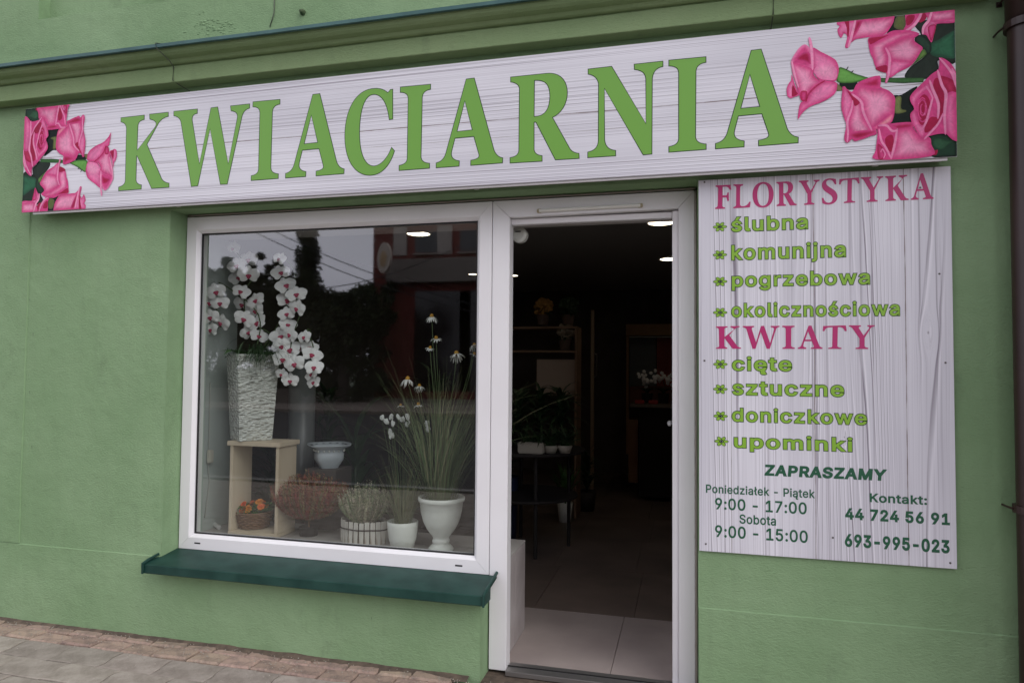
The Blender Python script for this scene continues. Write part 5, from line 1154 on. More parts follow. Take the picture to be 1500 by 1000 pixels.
v = [(-hb, -hb, 0), (hb, -hb, 0), (hb, hb, 0), (-hb, hb, 0), (-ht, -ht, H_), (ht, -ht, H_), (ht, ht, H_), (-ht, ht, H_)]
q = ht-.008; v += [(-q, -q, H_), (q, -q, H_), (q, q, H_), (-q, q, H_), (-q, -q, H_-.06), (q, -q, H_-.06), (q, q, H_-.06), (-q, q, H_-.06)]
f = [(3, 2, 1, 0)]+[(i, (i+1) % 4, 4+(i+1) % 4, 4+i) for i in range(4)]+[(4+i, 4+(i+1) % 4, 8+(i+1) % 4, 8+i) for i in range(4)]+[(8+i, 8+(i+1) % 4, 12+(i+1) % 4, 12+i) for i in range(4)]
mb.add(v, f).build('vase_body', vm, vase, bevel=.004)
MB().add(v[12:16], [(0, 1, 2, 3)]).build('soil', DIRT, vase)
# -- orchids
orc = empty('orchid_arrangement', (-2.455, .40, 1.47), label='white orchids with crimson centres arching out of the tall vase in four sprays', cat='flowers')
oo = Vector((-2.455, .40, 1.47))
zo = lambda x, y: (290+x/3.846, 340+y/3.846)
sprays = [
 (.34, [(50, 300), (100, 335), (65, 395), (125, 398), (70, 478), (132, 508), (75, 548)]),
 (.42, [(200, 90), (285, 155), (218, 188), (285, 240), (228, 255), (245, 335), (252, 405), (325, 385), (325, 440), (262, 488), (335, 512), (285, 562), (345, 585)]),
 (.40, [(460, 150), (465, 228), (495, 300), (555, 350), (505, 385), (560, 428), (500, 460), (508, 520), (465, 585), (520, 575), (470, 640), (520, 662), (568, 655)]),
 (.36, [(600, 590), (630, 650), (645, 690), (655, 760), (640, 800), (652, 845), (480, 715), (545, 740), (472, 800), (520, 835)]),
]
first = None; cnt_ = 0
for si, (y0, pts) in enumerate(sprays):
    loc = []
    for i, p in enumerate(pts):
        y = y0+rnd.uniform(-.035, .045); w = P3(*zo(*p), y); loc.append(w)
        sc = rnd.uniform(1.1, 1.4)*(.8 if (i == 0 or p[1] > 790) else 1.0)
        if first is None:
            fo = fb.build('flower', PETW, orc, loc=w-oo, recalc=False, smooth=True); lb.build('lip', LIPM, fo, recalc=False); first = fo
        else:
            fo = first.copy(); COL.objects.link(fo); fo.location = w-oo
            for ch in first.children: c_ = ch.copy(); COL.objects.link(c_); c_.parent = fo
        fo.scale = (sc, sc, sc*rnd.uniform(.9, 1.05))
        fo.rotation_euler = (rnd.uniform(-.45, .25), rnd.uniform(-.5, .5), rnd.uniform(-.25, .75)); cnt_ += 1
    base = Vector((-2.455, .40, 1.47)); top = sum((w for w in loc[:2]), Vector())/2 if si != 3 else loc[0]
    if si == 0: path = [base, Vector((-2.44, .42, 1.75)), loc[0]+Vector((.03, .03, .03)), loc[2]+Vector((0, .03, 0)), loc[5]+Vector((0, .03, 0)), loc[6]]
    elif si == 1: path = [base, Vector((-2.36, .44, 1.62)), loc[9]+Vector((0, .03, 0)), loc[5]+Vector((0, .03, 0)), loc[3]+Vector((0, .03, 0)), loc[0]]
    elif si == 2: path = [base, Vector((-2.31, .45, 1.72)), Vector((-2.22, .45, 1.98)), loc[0]+Vector((0, .03, 0)), loc[2]+Vector((0, .03, 0)), loc[5]+Vector((0, .03, 0)), loc[9]+Vector((0, .03, 0)), loc[11]]
    else: path = [base, Vector((-2.12, .42, 1.62)), loc[0]+Vector((0, .03, .04)), loc[2]+Vector((0, .03, 0)), loc[4]+Vector((0, .03, 0)), loc[5]]
    cv = []
    for i in range(len(path)-1):
        p0, p1, p2, p3 = path[max(i-1, 0)], path[i], path[i+1], path[min(i+2, len(path)-1)]
        for q_ in range(6):
            t_ = q_/6; cv.append(.5*((2*p1)+(p2-p0)*t_+(2*p0-5*p1+4*p2-p3)*t_*t_+(3*p1-p0-3*p2+p3)*t_**3)-oo)
    cv.append(path[-1]-oo)
    MB().tube(cv, .0035, 5).build('flower_stem', STEM, orc, smooth=True)
def strap_leaf(mb, base, az, L, w, droop, up=.8, seg=7, mi=0, fold=.15, tw=0):
    d = Vector((math.cos(az), math.sin(az), 0)); sd = Vector((-math.sin(az), math.cos(az), 0)); vs = []
    p = Vector(base); ang = up; st = L/seg
    for i in range(seg+1):
        t_ = i/seg; ww = w*math.sin(math.pi*min(1, .12+.88*t_))**.7*(1-t_**4) if i < seg else .0008
        s2 = (sd*math.cos(tw*t_)+Vector((0, 0, 1))*math.sin(tw*t_))
        vs += [p-s2*ww/2+Vector((0, 0, fold*ww)), p, p+s2*ww/2+Vector((0, 0, fold*ww))]
        p = p+(d*math.cos(ang)+Vector((0, 0, 1))*math.sin(ang))*st; ang -= droop/seg
    fs = []
    for i in range(seg):
        a = i*3; fs += [(a, a+1, a+4, a+3), (a+1, a+2, a+5, a+4)]
    mb.add(vs, fs, mi)
for i in range(9):
    m_ = MB(); az = rnd.uniform(0, 6.28) if i > 4 else (-2.4, -1.6, -.7, -3.1, -.1)[i]
    strap_leaf(m_, (rnd.uniform(-.04, .04), rnd.uniform(-.04, .04), .02), az, rnd.uniform(.13, .19), .065, rnd.uniform(1.0, 2.0), .7)
    m_.build('leaf', LEAFM, orc, recalc=False, smooth=True)
mossb = MB()
for i in range(260):
    p = Vector((rnd.gauss(-.0, .055)+.06*(i % 3 == 0), rnd.gauss(-.03, .05), rnd.uniform(.0, .07)-(.10*rnd.random() if i % 3 == 0 else 0))); strap_leaf(mossb, p, rnd.uniform(0, 6.28), .05, .006, 1.5, .6, 3)
for i in range(110):
    strap_leaf(mossb, (rnd.uniform(.02, .10), rnd.uniform(-.10, .0), rnd.uniform(-.02, .06)), rnd.uniform(-1.6, .5), rnd.uniform(.14, .36), .004, rnd.uniform(2.0, 2.9), .9, 8)
mossb.build('filler_greenery', LEAFD, orc, recalc=False)['kind'] = 'stuff'
# -- second, lower grey vase behind
gv = empty('grey_vase', (at(442, 600, .85)[0], .85, ZP), label='grey cylindrical vase standing behind the timber stand', cat='vase')
MB().lathe([(.001, 0), (.075, 0), (.08, .01), (.085, 1.02), (.078, 1.02), (.07, .5), (.001, .5)], 24).build('vase_body', mat('grey_glass', (.16, .17, .165), .3), gv, smooth=True)
# -- wicker basket with orange flowers
bk_ = P3(370, 779, .40); bc = Vector((bk_.x, .415, ZP+.024))
bas = empty('wicker_basket', bc, label='small brown wicker basket of orange flowers inside the timber stand', cat='basket')
wick = mat('wicker', (.16, .085, .045), .75, (.24, .14, .08), 60)
for k in range(9):
    z = .008+.0105*k; r = .078+.024*(k/8); pts = []
    for i in range(49):
        a = 2*math.pi*i/48; rr = r+.0035*math.sin(a*12+math.pi*(k % 2)); pts.append((rr*math.cos(a), rr*math.sin(a), z))
    MB().tube(pts, .0056, 5, cap=False).build('woven_cane', wick, bas, smooth=True)
cvv = MB().lathe([(.001, .002), (.074, .002), (.096, .092), (.001, .085)], 20); cvv.build('basket_lining', mat('lining', (.05, .03, .02), .9), bas)
hp_ = [(.10*math.cos(a), .02*math.sin(a*3), .095+.11*math.sin(a)) for a in [math.pi*i/16 for i in range(17)]]
of = empty('orange_flowers', bc+Vector((0, 0, .09)), label='orange flowers and leaves filling the wicker basket', cat='flowers')
ORG = add_object_tint(mat('orange_petal', (.62, .12, .015), .6, (.70, .24, .02), 40), .2, .02)
fm = MB()
for k, (rr_, n_) in enumerate(((.020, 9), (.013, 7), (.007, 5))):
    for i in range(n_):
        a = 2*math.pi*i/n_+k*.4; c_, s_ = math.cos(a), math.sin(a); w = rr_*.5
        fm.add([(0, 0, .001*k), (rr_*.6*c_-w*s_, rr_*.6*s_+w*c_, .003+.003*k), (rr_*c_, rr_*s_, .001+.005*k), (rr_*.6*c_+w*s_, rr_*.6*s_-w*c_, .003+.003*k)], [(0, 1, 2, 3)])
f0 = None
for i in range(17):
    a = rnd.uniform(0, 6.28); r = math.sqrt(rnd.random())*.085; p = Vector((r*math.cos(a), r*math.sin(a), .055-.5*r+rnd.uniform(-.01, .02)))
    if not f0: f0 = fm.build('blossom', ORG, of, loc=p, recalc=False); o = f0
    else: o = f0.copy(); COL.objects.link(o); o.location = p
    n_ = Vector((p.x*6, p.y*6-.6, .7)).normalized(); o.rotation_euler = n_.to_track_quat('Z', 'Y').to_euler(); sc = rnd.uniform(.8, 1.25); o.scale = (sc,)*3
lfm = MB()
for i in range(150):
    a = rnd.uniform(0, 6.28); r = math.sqrt(rnd.random())*.09; strap_leaf(lfm, (r*math.cos(a), r*math.sin(a), rnd.uniform(-.01, .03)), a+rnd.uniform(-1, 1), rnd.uniform(.025, .05), .018, 1.8, .9, 3)
lfm.build('foliage', LEAFM, of, recalc=False)
# -- lattice ceramic bowl on a dark block
lx = at(478, 690, .62)[0]
blk = tag(MB().box(lx-.10, lx+.10, .55, .75, ZP+.001, .84).build('dark_block', dkwall, None, bevel=.003), 'dark display block hidden behind the red heather, under the white bowl', 'block')
bw = empty('lattice_bowl', (lx, .65, .841), label='white square ceramic bowl with a flared pierced rim, behind the red heather', cat='bowl', rz=math.radians(38))
mb = MB(); prof_ = [(.055, 0), (.06, .01), (.085, .05), (.088, .085), (.08, .10), (.092, .118), (.128, .136), (.130, .142), (.122, .141), (.085, .122), (.07, .10), (.07, .03), (.001, .03)]
nn = 32
def sq(a, r): c_, s_ = math.cos(a), math.sin(a); k_ = 1/max(abs(c_), abs(s_)); return r*(.55+.45*k_)*c_, r*(.55+.45*k_)*s_
for r, z in prof_:
    for i in range(nn): x, y = sq(2*math.pi*i/nn+math.pi/4*0, r); mb.v.append((x, y, z))
for j in range(len(prof_)-1):
    for i in range(nn): mb.f.append((j*nn+i, j*nn+(i+1) % nn, (j+1)*nn+(i+1) % nn, (j+1)*nn+i)); mb.mi.append(0)
mb.add([(x*.9, y*.9, 0) for x, y in [sq(2*math.pi*i/nn, .055) for i in range(nn)]], [tuple(range(nn))])
mb.build('bowl_body', mat('blue_white_glaze', (.50, .55, .58), .25), bw, smooth=True)
for i in range(16):
    x, y = sq(2*math.pi*(i+.5)/16, .103); MB().lathe([(.001, 0), (.0085, 0), (.0085, .001), (.001, .0015)], 8).build('pierced_hole', BLACK, bw, loc=(x, y, .1312+.002))
for i in range(20):
    x, y = sq(2*math.pi*(i+.5)/20, .089); MB().lathe([(.001, -.006), (.006, 0), (.001, .006)], 8).build('bead', WHT, bw, loc=(x, y, .105), smooth=True)
# -- heathers
def heather(mb, base, R_, H_, n_, col_idx=(0, 1), spread=1.0, tilt=None, leafs=22, needle=.006):
    for i in range(n_):
        a = rnd.uniform(0, 2*math.pi); rr = math.sqrt(rnd.random()); tipz = H_*(1-.35*rr)*rnd.uniform(.65, 1.05)
        p0 = Vector(base)+Vector((math.cos(a)*rr*R_*.3, math.sin(a)*rr*R_*.3, 0)); p1 = Vector(base)+Vector((math.cos(a)*rr*R_*spread, math.sin(a)*rr*R_*spread*.8, tipz))
        mid = (p0+p1)/2+Vector((math.cos(a), math.sin(a), 0))*R_*.22*rr+Vector((0, 0, -.01))
        pr = None; mi = rnd.choice(col_idx)
        for k in range(leafs+1):
            t_ = k/leafs; p = (1-t_)**2*p0+2*t_*(1-t_)*mid+t_*t_*p1
            if pr is not None:
                b_ = rnd.uniform(0, 6.28); e = Vector((math.cos(b_), math.sin(b_), .8))*needle*rnd.uniform(.6, 1.3); s2 = e.cross(Vector((0, 0, 1))).normalized()*needle*.28
                mb.add([p-s2, p+s2, p+e], [(0, 1, 2)], mi); mb.add([p, p-e*.9*Vector((1, 1, -1)).normalized().length, p+s2*2+Vector((0, 0, .003))], [(0, 1, 2)], mi)
                if k % 3 == 0:
                    d_ = (p-pr); s3 = d_.cross(Vector((0, 1, 0))); s3 = s3.normalized()*.0007 if s3.length > 1e-6 else Vector((.0007, 0, 0)); mb.add([pr-s3, pr+s3, p+s3, p-s3], [(0, 1, 2, 3)], mi)
            pr = p
RH = mat('red_heather', (.33, .06, .05), .8, (.20, .09, .04), 30); RH2 = mat('brown_heather', (.30, .18, .08), .8, (.22, .21, .08), 30)
px_ = P3(452, 790, .42); rh = empty('red_heather', (px_.x, .42, ZP), label='dark red bushy heather on a thin stem in the middle of the window', cat='plant')
m_ = MB(); heather(m_, (0, 0, .10), .23, .27, 900, (0, 0, 1), 1.0, needle=.009); heather(m_, (.05, 0, .11), .15, .16, 200, (1, 1, 0), 1.1, needle=.008)
m_.clampy(.185-.42).build('foliage', [RH, RH2], rh, recalc=False)
tm = mat('thin_trunk', (.16, .10, .05), .8)
m_ = MB().tube([(0, 0, .03), (.004, -.005, .06), (0, 0, .11)], .006, 6)
for k in range(9):
    a = k*.7; m_.tube([(0, 0, .08), (.05*math.cos(a), .05*math.sin(a), .11), (.09*math.cos(a), .09*math.sin(a), .16)], .0022, 4)
m_.build('trunk', tm, rh)
MB().lathe([(.001, 0), (.05, 0), (.055, .05), (.001, .045)], 20).build('pot', mat('black_pot', (.02, .018, .017), .6), rh)
# -- picket planter with pale heather
pkx = (at(497, 780, .36)[0]+at(568, 780, .36)[0])/2
pk = empty('picket_planter', (pkx, .385, ZP+.001), label='oval planter of white-washed wooden pickets tied with dark cord', cat='planter')
pkm = add_object_tint(mat('whitewashed_wood', (.62, .60, .54), .85, (.36, .28, .22), 25, 6, bump=.3, bscale=80, lo=.45, hi=.7, stretch=(1, 1, .25)), .14)
np_ = 26; ra, rb = .138, .085
for i in range(np_):
    a = 2*math.pi*i/np_; x, y = ra*math.cos(a), rb*math.sin(a); az = math.atan2(math.sin(a)*ra, math.cos(a)*rb); h_ = rnd.uniform(.112, .124)
    MB().box(-.003, .003, -.0127, .0127, 0, h_).build('picket', pkm, pk, loc=(x, y, 0), bevel=.0015).rotation_euler = (rnd.uniform(-.03, .03), 0, az)
pts = [((ra+.0065)*math.cos(2*math.pi*i/40), (rb+.0065)*math.sin(2*math.pi*i/40), .078+.001*math.sin(i)) for i in range(41)]
MB().tube(pts, .0035, 5, cap=False).build('cord', mat('dark_cord', (.035, .025, .022), .8), pk)
MB().vprism([((ra-.006)*math.cos(2*math.pi*i/24), (rb-.006)*math.sin(2*math.pi*i/24)) for i in range(24)], .004, .10).build('soil', DIRT, pk)
PH = mat('pale_heather', (.44, .45, .28), .8, (.56, .46, .38), 30); PH2 = mat('grey_green_heather', (.20, .26, .13), .8, (.32, .36, .22), 30)
ph = empty('pale_heather', (pkx, .385, ZP+.10), label='pale green and cream heather growing in the picket planter', cat='plant')
m_ = MB(); heather(m_, (0, 0, 0), .16, .24, 380, (0, 1, 1, 0), 1.0, needle=.007); m_.clampy(.185-.385).build('foliage', [PH, PH2], ph, recalc=False)
# -- pots of grass
def grass(mb, n_, r0, L0, L1, spread, base, droop=(.3, 1.3), w=.0035, mis=(0,)):
    for i in range(n_):
        a = rnd.uniform(0, 6.28); r = r0*math.sqrt(rnd.random()); up = math.pi/2-abs(rnd.gauss(0, spread))
        strap_leaf(mb, (base[0]+r*math.cos(a), base[1]+r*math.sin(a), base[2]), a, rnd.uniform(L0, L1), w*rnd.uniform(.7, 1.3), rnd.uniform(*droop), up, 8, rnd.choice(mis), fold=.1, tw=rnd.uniform(-1, 1))
a_, c_ = at(568, 770, .30)[0], at(610, 770, .30)[0]; sx = (a_+c_)/2
sp = empty('small_white_pot', (sx, .31, ZP+.001), label='small plain white pot holding a tuft of grass, left of the urn', cat='pot')
MB().lathe([(.001, 0), (.052, 0), (.060, .004), (.073, .05), (.081, .11), (.082, .140), (.079, .143), (.076, .140), (.074, .12), (.001, .12)], 36).build('pot_body', WHT, sp, smooth=True)
sg = empty('short_grass', (sx, .31, ZP+.12), label='green brown grass tuft growing from the small white pot', cat='plant')
m_ = MB(); grass(m_, 260, .055, .14, .42, .22, (0, 0, 0), (.1, .8), .003, (0, 1, 1)); m_.clampy(.185-.31).build('blades', [GRASS, GRASSD], sg, recalc=False)['kind'] = 'stuff'
ux = at(643, 800, .30)[0]
ur = empty('white_urn', (ux, .33, ZP+.001), label='large white footed urn with tall grass and daisies, at the right of the window', cat='urn')
MB().lathe([(.001, 0), (.066, 0), (.068, .006), (.062, .016), (.050, .028), (.042, .036), (.046, .042), (.047, .050), (.043, .058), (.041, .064), (.052, .080), (.075, .110), (.095, .150), (.108, .20), (.114, .252), (.121, .256), (.124, .264), (.123, .276), (.118, .279), (.111, .275), (.108, .24), (.001, .24)], 48).build('urn_body', WHT, ur, smooth=True)
tg = empty('tall_grass', (ux, .33, ZP+.24), label='tall arching ornamental grass with white daisies growing from the urn', cat='plant')
m_ = MB(); grass(m_, 420, .085, .30, .80, .24, (0, 0, 0), (.1, 1.1), .0035, (0, 0, 1)); grass(m_, 60, .085, .6, 1.0, .28, (0, 0, 0), (.3, 1.6), .0028, (0, 1)); m_.clampy(.185-.33).build('blades', [GRASS, GRASSD], tg, recalc=False)['kind'] = 'stuff'
zd = lambda x, y: (540+x/5, 440+y/5)
DP_ = mat('daisy_petal', (.72, .74, .70), .6); DC_ = mat('daisy_disc', (.42, .20, .02), .8, (.50, .30, .04), 90)
def daisy_mesh(drop, n_=17, rp=.034, seed=0):
    r2 = random.Random(seed); mb = MB()
    for i in range(n_):
        a = 2*math.pi*i/n_+r2.uniform(-.12, .12); d_ = drop+r2.uniform(-.25, .35); L = rp*r2.uniform(.85, 1.1); c_, s_ = math.cos(a), math.sin(a); vs = []
        for k in range(5):
            t_ = k/4; rr = .007+L*math.sin(min(1.5, t_*1.1))*math.cos(d_*.6); z = -L*t_*t_*math.sin(d_)*1.05; w = .0048*math.sin(math.pi*(.2+.72*t_))
            vs += [(rr*c_-w*s_, rr*s_+w*c_, z), (rr*c_+w*s_, rr*s_-w*c_, z)]
        mb.add(vs, [(2*k, 2*k+1, 2*k+3, 2*k+2) for k in range(4)])
    return mb
dm = [daisy_mesh(.95, seed=1), daisy_mesh(.6, seed=2), daisy_mesh(.2, 15, .03, 3)]
protos = {}
for (zx, zy, kind, sc, y) in ((462, 120, 0, 1.0, .30), (495, 280, 2, 1.0, .34), (450, 350, 2, .8, .31), (645, 395, 1, 1.25, .29), (285, 580, 0, 1.15, .28), (372, 630, 1, .95, .36), (775, 330, 1, .9, .33), (772, 395, 2, .8, .36), (365, 765, 2, .9, .38), (235, 770, 2, .7, .40)):
    w = P3(*zd(zx, zy), y); o0 = Vector((ux, .33, ZP+.24))
    if kind not in protos:
        d_ = dm[kind].build('daisy', DP_, tg, loc=w-o0, recalc=False)
        MB().lathe([(.001, -.004), (.0095, -.002), (.0105, .004), (.009, .011), (.005, .016), (.001, .0175)], 14).build('daisy_disc', DC_, d_, smooth=True); protos[kind] = d_
    else:
        d_ = protos[kind].copy(); COL.objects.link(d_); d_.location = w-o0
        for ch in protos[kind].children: c_ = ch.copy(); COL.objects.link(c_); c_.parent = d_
    d_.scale = (sc,)*3; d_.rotation_euler = (rnd.uniform(-.05, .45), rnd.uniform(-.2, .2), rnd.uniform(0, 6))
    e = w-o0; MB().tube([(rnd.uniform(-.03, .03), 0, 0), (e.x*.35, e.y*.4, e.z*.5), (e.x*.85, e.y*.9, e.z*.85), (e.x, e.y, e.z)], .0019, 5).build('daisy_stem', STEM, tg, smooth=True)
# white bell flowers leaning out of the small pot
wb_ = MB()
for (zx, zy) in ((128, 880), (165, 850), (215, 850), (165, 960), (180, 900), (285, 850), (285, 900), (430, 900), (435, 940), (245, 870), (170, 990), (95, 855)):
    w = P3(*zd(zx, zy), rnd.uniform(.36, .42)) - Vector((sx, .31, ZP+.12))
    mb = MB()
    for k in range(5): ellipse_petal(mb, rnd.uniform(-.008, .008), rnd.uniform(-.008, .006), .0085, .014, rnd.uniform(-.6, .6), .004, lift=rnd.uniform(-.006, .006), n=8)
    mb.build('bell_flower', DP_, sg, loc=w, recalc=False)
    MB().tube([(0, 0, 0), (w.x*.6, w.y*.6, w.z*.6), tuple(w)], .0013, 4).build('flower_stem', STEM, sg)
# -- broad-leaved plant and dark foliage standing behind the display
def potted(name, x, y, z, h, n_, L, w, mats_, label, cat_='plant', potr=.12, poth=.22, potm=None, group=None, up=(.6, 1.4), droop=(.8, 2.0)):
    e = empty(name, (x, y, z), label=label, cat=cat_, group=group)
    MB().lathe([(.001, 0), (potr*.78, 0), (potr, poth), (potr*.93, poth), (potr*.88, poth-.02), (.001, poth-.02)], 20).build('pot', potm or mat('dark_pot', (.035, .03, .03), .5), e, smooth=True)
    m_ = MB(); m_.tube([(0, 0, poth-.03), (.01, 0, poth+h*.5), (0, .01, poth+h)], .010, 6)
    for i in range(n_):
        t_ = rnd.random(); strap_leaf(m_, (0, 0, poth+h*t_), rnd.uniform(0, 6.28), L*rnd.uniform(.7, 1.15), w*rnd.uniform(.8, 1.2), rnd.uniform(*droop), rnd.uniform(*up), 7, 0)
    m_.build('foliage', mats_, e, recalc=False, smooth=True); return e
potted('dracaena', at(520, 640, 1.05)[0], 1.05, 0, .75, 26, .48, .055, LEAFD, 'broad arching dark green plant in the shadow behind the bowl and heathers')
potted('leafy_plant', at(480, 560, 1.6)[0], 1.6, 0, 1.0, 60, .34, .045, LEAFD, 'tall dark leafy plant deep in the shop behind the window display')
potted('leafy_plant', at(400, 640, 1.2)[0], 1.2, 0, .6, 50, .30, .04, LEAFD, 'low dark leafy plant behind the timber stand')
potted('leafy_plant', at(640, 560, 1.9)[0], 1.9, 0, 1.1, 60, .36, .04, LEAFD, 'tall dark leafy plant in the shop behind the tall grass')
# -- extension lead on the side wall
ex_ = P3(305, 668, .26)
cab = empty('extension_lead', (-2.71, .30, 1.0), label='white cable with an inline switch hanging on the pale side wall left of the stand', cat='cable')
c0 = Vector((-2.71, .30, 1.0))
def sw_pt(px, py):   # point on the pale side wall plane x = -2.705
    d = ray(px, py); t_ = (-2.703-CAM.x)/d.x; return Vector((-2.703, CAM.y+d.y*t_, CAM.z+d.z*t_))
pp = [sw_pt(*p) for p in ((308, 560), (307, 610), (306, 655), (305, 690), (307, 705), (303, 735), (300, 758))]
MB().tube([p-c0 for p in pp], .003, 5).build('cord', mat('cream_cord', (.45, .46, .42), .6), cab, smooth=True)
q = sw_pt(306, 668)-c0
MB().box(q.x-.002, q.x+.02, q.y-.02, q.y+.02, q.z-.038, q.z+.038).build('switch', mat('cream_plastic', (.55, .53, .45), .4), cab, bevel=.005)
a_, b_ = G(300, 757, ZP+.03), G(321, 772, ZP+.012)
MB().tube([a_-c0, (a_+b_)/2-c0, b_-c0], .013, 8).build('socket_strip', mat('white_plastic', (.62, .62, .60), .4), cab)

# ================================================================== DEEPER IN THE SHOP
woodd = mat('shelf_wood', (.20, .12, .07), .6, (.27, .17, .10), 5)
def Ps(px, py, y): return P3(px, py, y)
ys = 3.4
sh = empty('shelf_unit', (Ps(800, 560, ys).x, ys, 0), label='wooden shelf unit with plants seen in the dark left of the doorway', cat='shelf')
def shb(x0, x1, y0, y1, z0, z1, nm, m=woodd): MB().box(x0, x1, y0, y1, z0, z1).build(nm, m, sh, loc=(-sh.location.x, -ys, 0), bevel=.002)
xa, xb = Ps(740, 480, ys).x, Ps(845, 480, ys).x; z1_, z2_ = Ps(805, 478, ys).z, Ps(815, 513, ys).z
shb(xa, xb, ys, ys+.3, z1_-.02, z1_, 'shelf_board'); shb(xa, xb-.021, ys, ys+.3, z2_-.02, z2_, 'shelf_board'); shb(xb-.02, xb, ys, ys+.3, .02, z1_-.021, 'upright'); shb(xa-.02, xa-.001, ys, ys+.3, .02, z1_-.021, 'upright')
shb(xa+.3, xb-.022, ys+.1, ys+.13, Ps(830, 580, ys).z, Ps(830, 526, ys).z, 'cream_panel', mat('cream_panel', (.45, .36, .28), .7))
def bouquet(name, p, r, m, label, cat_='flowers', n_=60, lm=LEAFD):
    e = empty(name, p, label=label, cat=cat_)
    MB().lathe([(.001, 0), (.05, 0), (.065, .10), (.001, .09)], 16).build('pot', mat('clay', (.12, .08, .06), .7), e)
    mb = MB()
    for i in range(n_):
        v_ = Vector((rnd.gauss(0, 1), rnd.gauss(0, 1), rnd.gauss(0, 1))).normalized()*r*rnd.uniform(.5, 1)
        ellipse_petal(mb, v_.x, v_.z+.10+r*.8, .028, .022, rnd.uniform(0, 3), .01, lift=v_.y, n=6)
    mb.build('blossoms', m, e, recalc=False)['kind'] = 'stuff'
    m2 = MB()
    for i in range(40): strap_leaf(m2, (0, 0, .1), rnd.uniform(0, 6.28), r*1.5, .03, 1.6, rnd.uniform(.3, 1.2), 5)
    m2.build('foliage', lm, e, recalc=False)
bouquet('yellow_bouquet', Ps(795, 476, ys+.15)+Vector((0, 0, .001)), .10, mat('yellow_petal', (.42, .22, .05), .7), 'dim orange yellow bouquet on the top board of the shelf unit')
bouquet('dark_bouquet', Ps(838, 476, ys+.12)+Vector((-.04, 0, .001)), .10, LEAFD, 'dark green bushy plant at the right end of the top shelf')
bouquet('cream_bouquet', Ps(828, 512, ys+.12)+Vector((0, 0, .001)), .085, mat('cream_petal', (.40, .34, .24), .7), 'dim cream bouquet on the second board of the shelf unit')
# tiered plant table
tp = G(795, 790, 0); tcx, tcy = Ps(772, 640, 2.3).x, 2.35
pt_ = empty('plant_table', (tcx, tcy, 0), label='dark round two-tier plant table inside the shop, left of the doorway', cat='table')
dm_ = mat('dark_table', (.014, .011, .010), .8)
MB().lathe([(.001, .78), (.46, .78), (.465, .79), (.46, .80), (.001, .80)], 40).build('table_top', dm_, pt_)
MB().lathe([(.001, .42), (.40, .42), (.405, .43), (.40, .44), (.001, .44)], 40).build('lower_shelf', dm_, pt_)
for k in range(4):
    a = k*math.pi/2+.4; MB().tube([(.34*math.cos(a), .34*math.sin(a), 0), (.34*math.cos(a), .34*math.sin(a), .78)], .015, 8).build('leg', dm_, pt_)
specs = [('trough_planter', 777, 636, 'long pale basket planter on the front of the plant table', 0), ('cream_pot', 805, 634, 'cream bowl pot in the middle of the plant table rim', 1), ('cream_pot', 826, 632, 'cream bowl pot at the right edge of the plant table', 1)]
for nm, px, py, lab, k in specs:
    yy = 1.98+.05*(px-777)/30; p = Ps(px, py, yy); e = empty(nm, (p.x, yy+.05, .8005), label=lab, cat='planter' if k == 0 else 'pot')
    cm = mat('cream_pot', (.36, .33, .27), .6)
    if k == 0: MB().box(-.10, .10, -.05, .05, 0, .085).build('pot_body', cm, e, bevel=.008)
    else: MB().lathe([(.001, 0), (.04, 0), (.06, .055), (.055, .06), (.001, .05)], 20).build('pot_body', cm, e, smooth=True)
    m2 = MB()
    for i in range(70): strap_leaf(m2, (rnd.uniform(-.08, .08) if k == 0 else rnd.uniform(-.03, .03), 0, .05), rnd.uniform(0, 6.28), rnd.uniform(.12, .26), .016, 1.5, rnd.uniform(.6, 1.5), 5)
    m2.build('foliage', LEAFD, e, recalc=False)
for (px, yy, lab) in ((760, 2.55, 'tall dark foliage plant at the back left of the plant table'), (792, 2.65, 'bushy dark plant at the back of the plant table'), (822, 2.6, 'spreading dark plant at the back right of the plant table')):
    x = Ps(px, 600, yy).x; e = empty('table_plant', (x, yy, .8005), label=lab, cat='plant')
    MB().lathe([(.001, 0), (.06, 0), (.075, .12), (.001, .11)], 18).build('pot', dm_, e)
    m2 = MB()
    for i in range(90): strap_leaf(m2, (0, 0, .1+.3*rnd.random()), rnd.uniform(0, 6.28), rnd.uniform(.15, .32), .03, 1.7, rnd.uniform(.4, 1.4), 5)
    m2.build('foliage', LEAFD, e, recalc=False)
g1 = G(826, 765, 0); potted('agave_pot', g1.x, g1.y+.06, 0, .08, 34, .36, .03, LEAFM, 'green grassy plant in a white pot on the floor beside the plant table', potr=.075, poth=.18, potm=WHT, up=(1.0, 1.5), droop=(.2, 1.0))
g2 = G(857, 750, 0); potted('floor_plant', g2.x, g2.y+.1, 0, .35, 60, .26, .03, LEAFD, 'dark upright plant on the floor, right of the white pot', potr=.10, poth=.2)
g3 = G(750, 800, 0); potted('blue_pot_plant', g3.x-.08, g3.y+.1, 0, .5, 50, .30, .03, LEAFD, 'dark plant in a deep blue pot just inside the doorway on the left', potr=.11, poth=.55, potm=mat('deep_blue_glaze', (.02, .025, .06), .3))
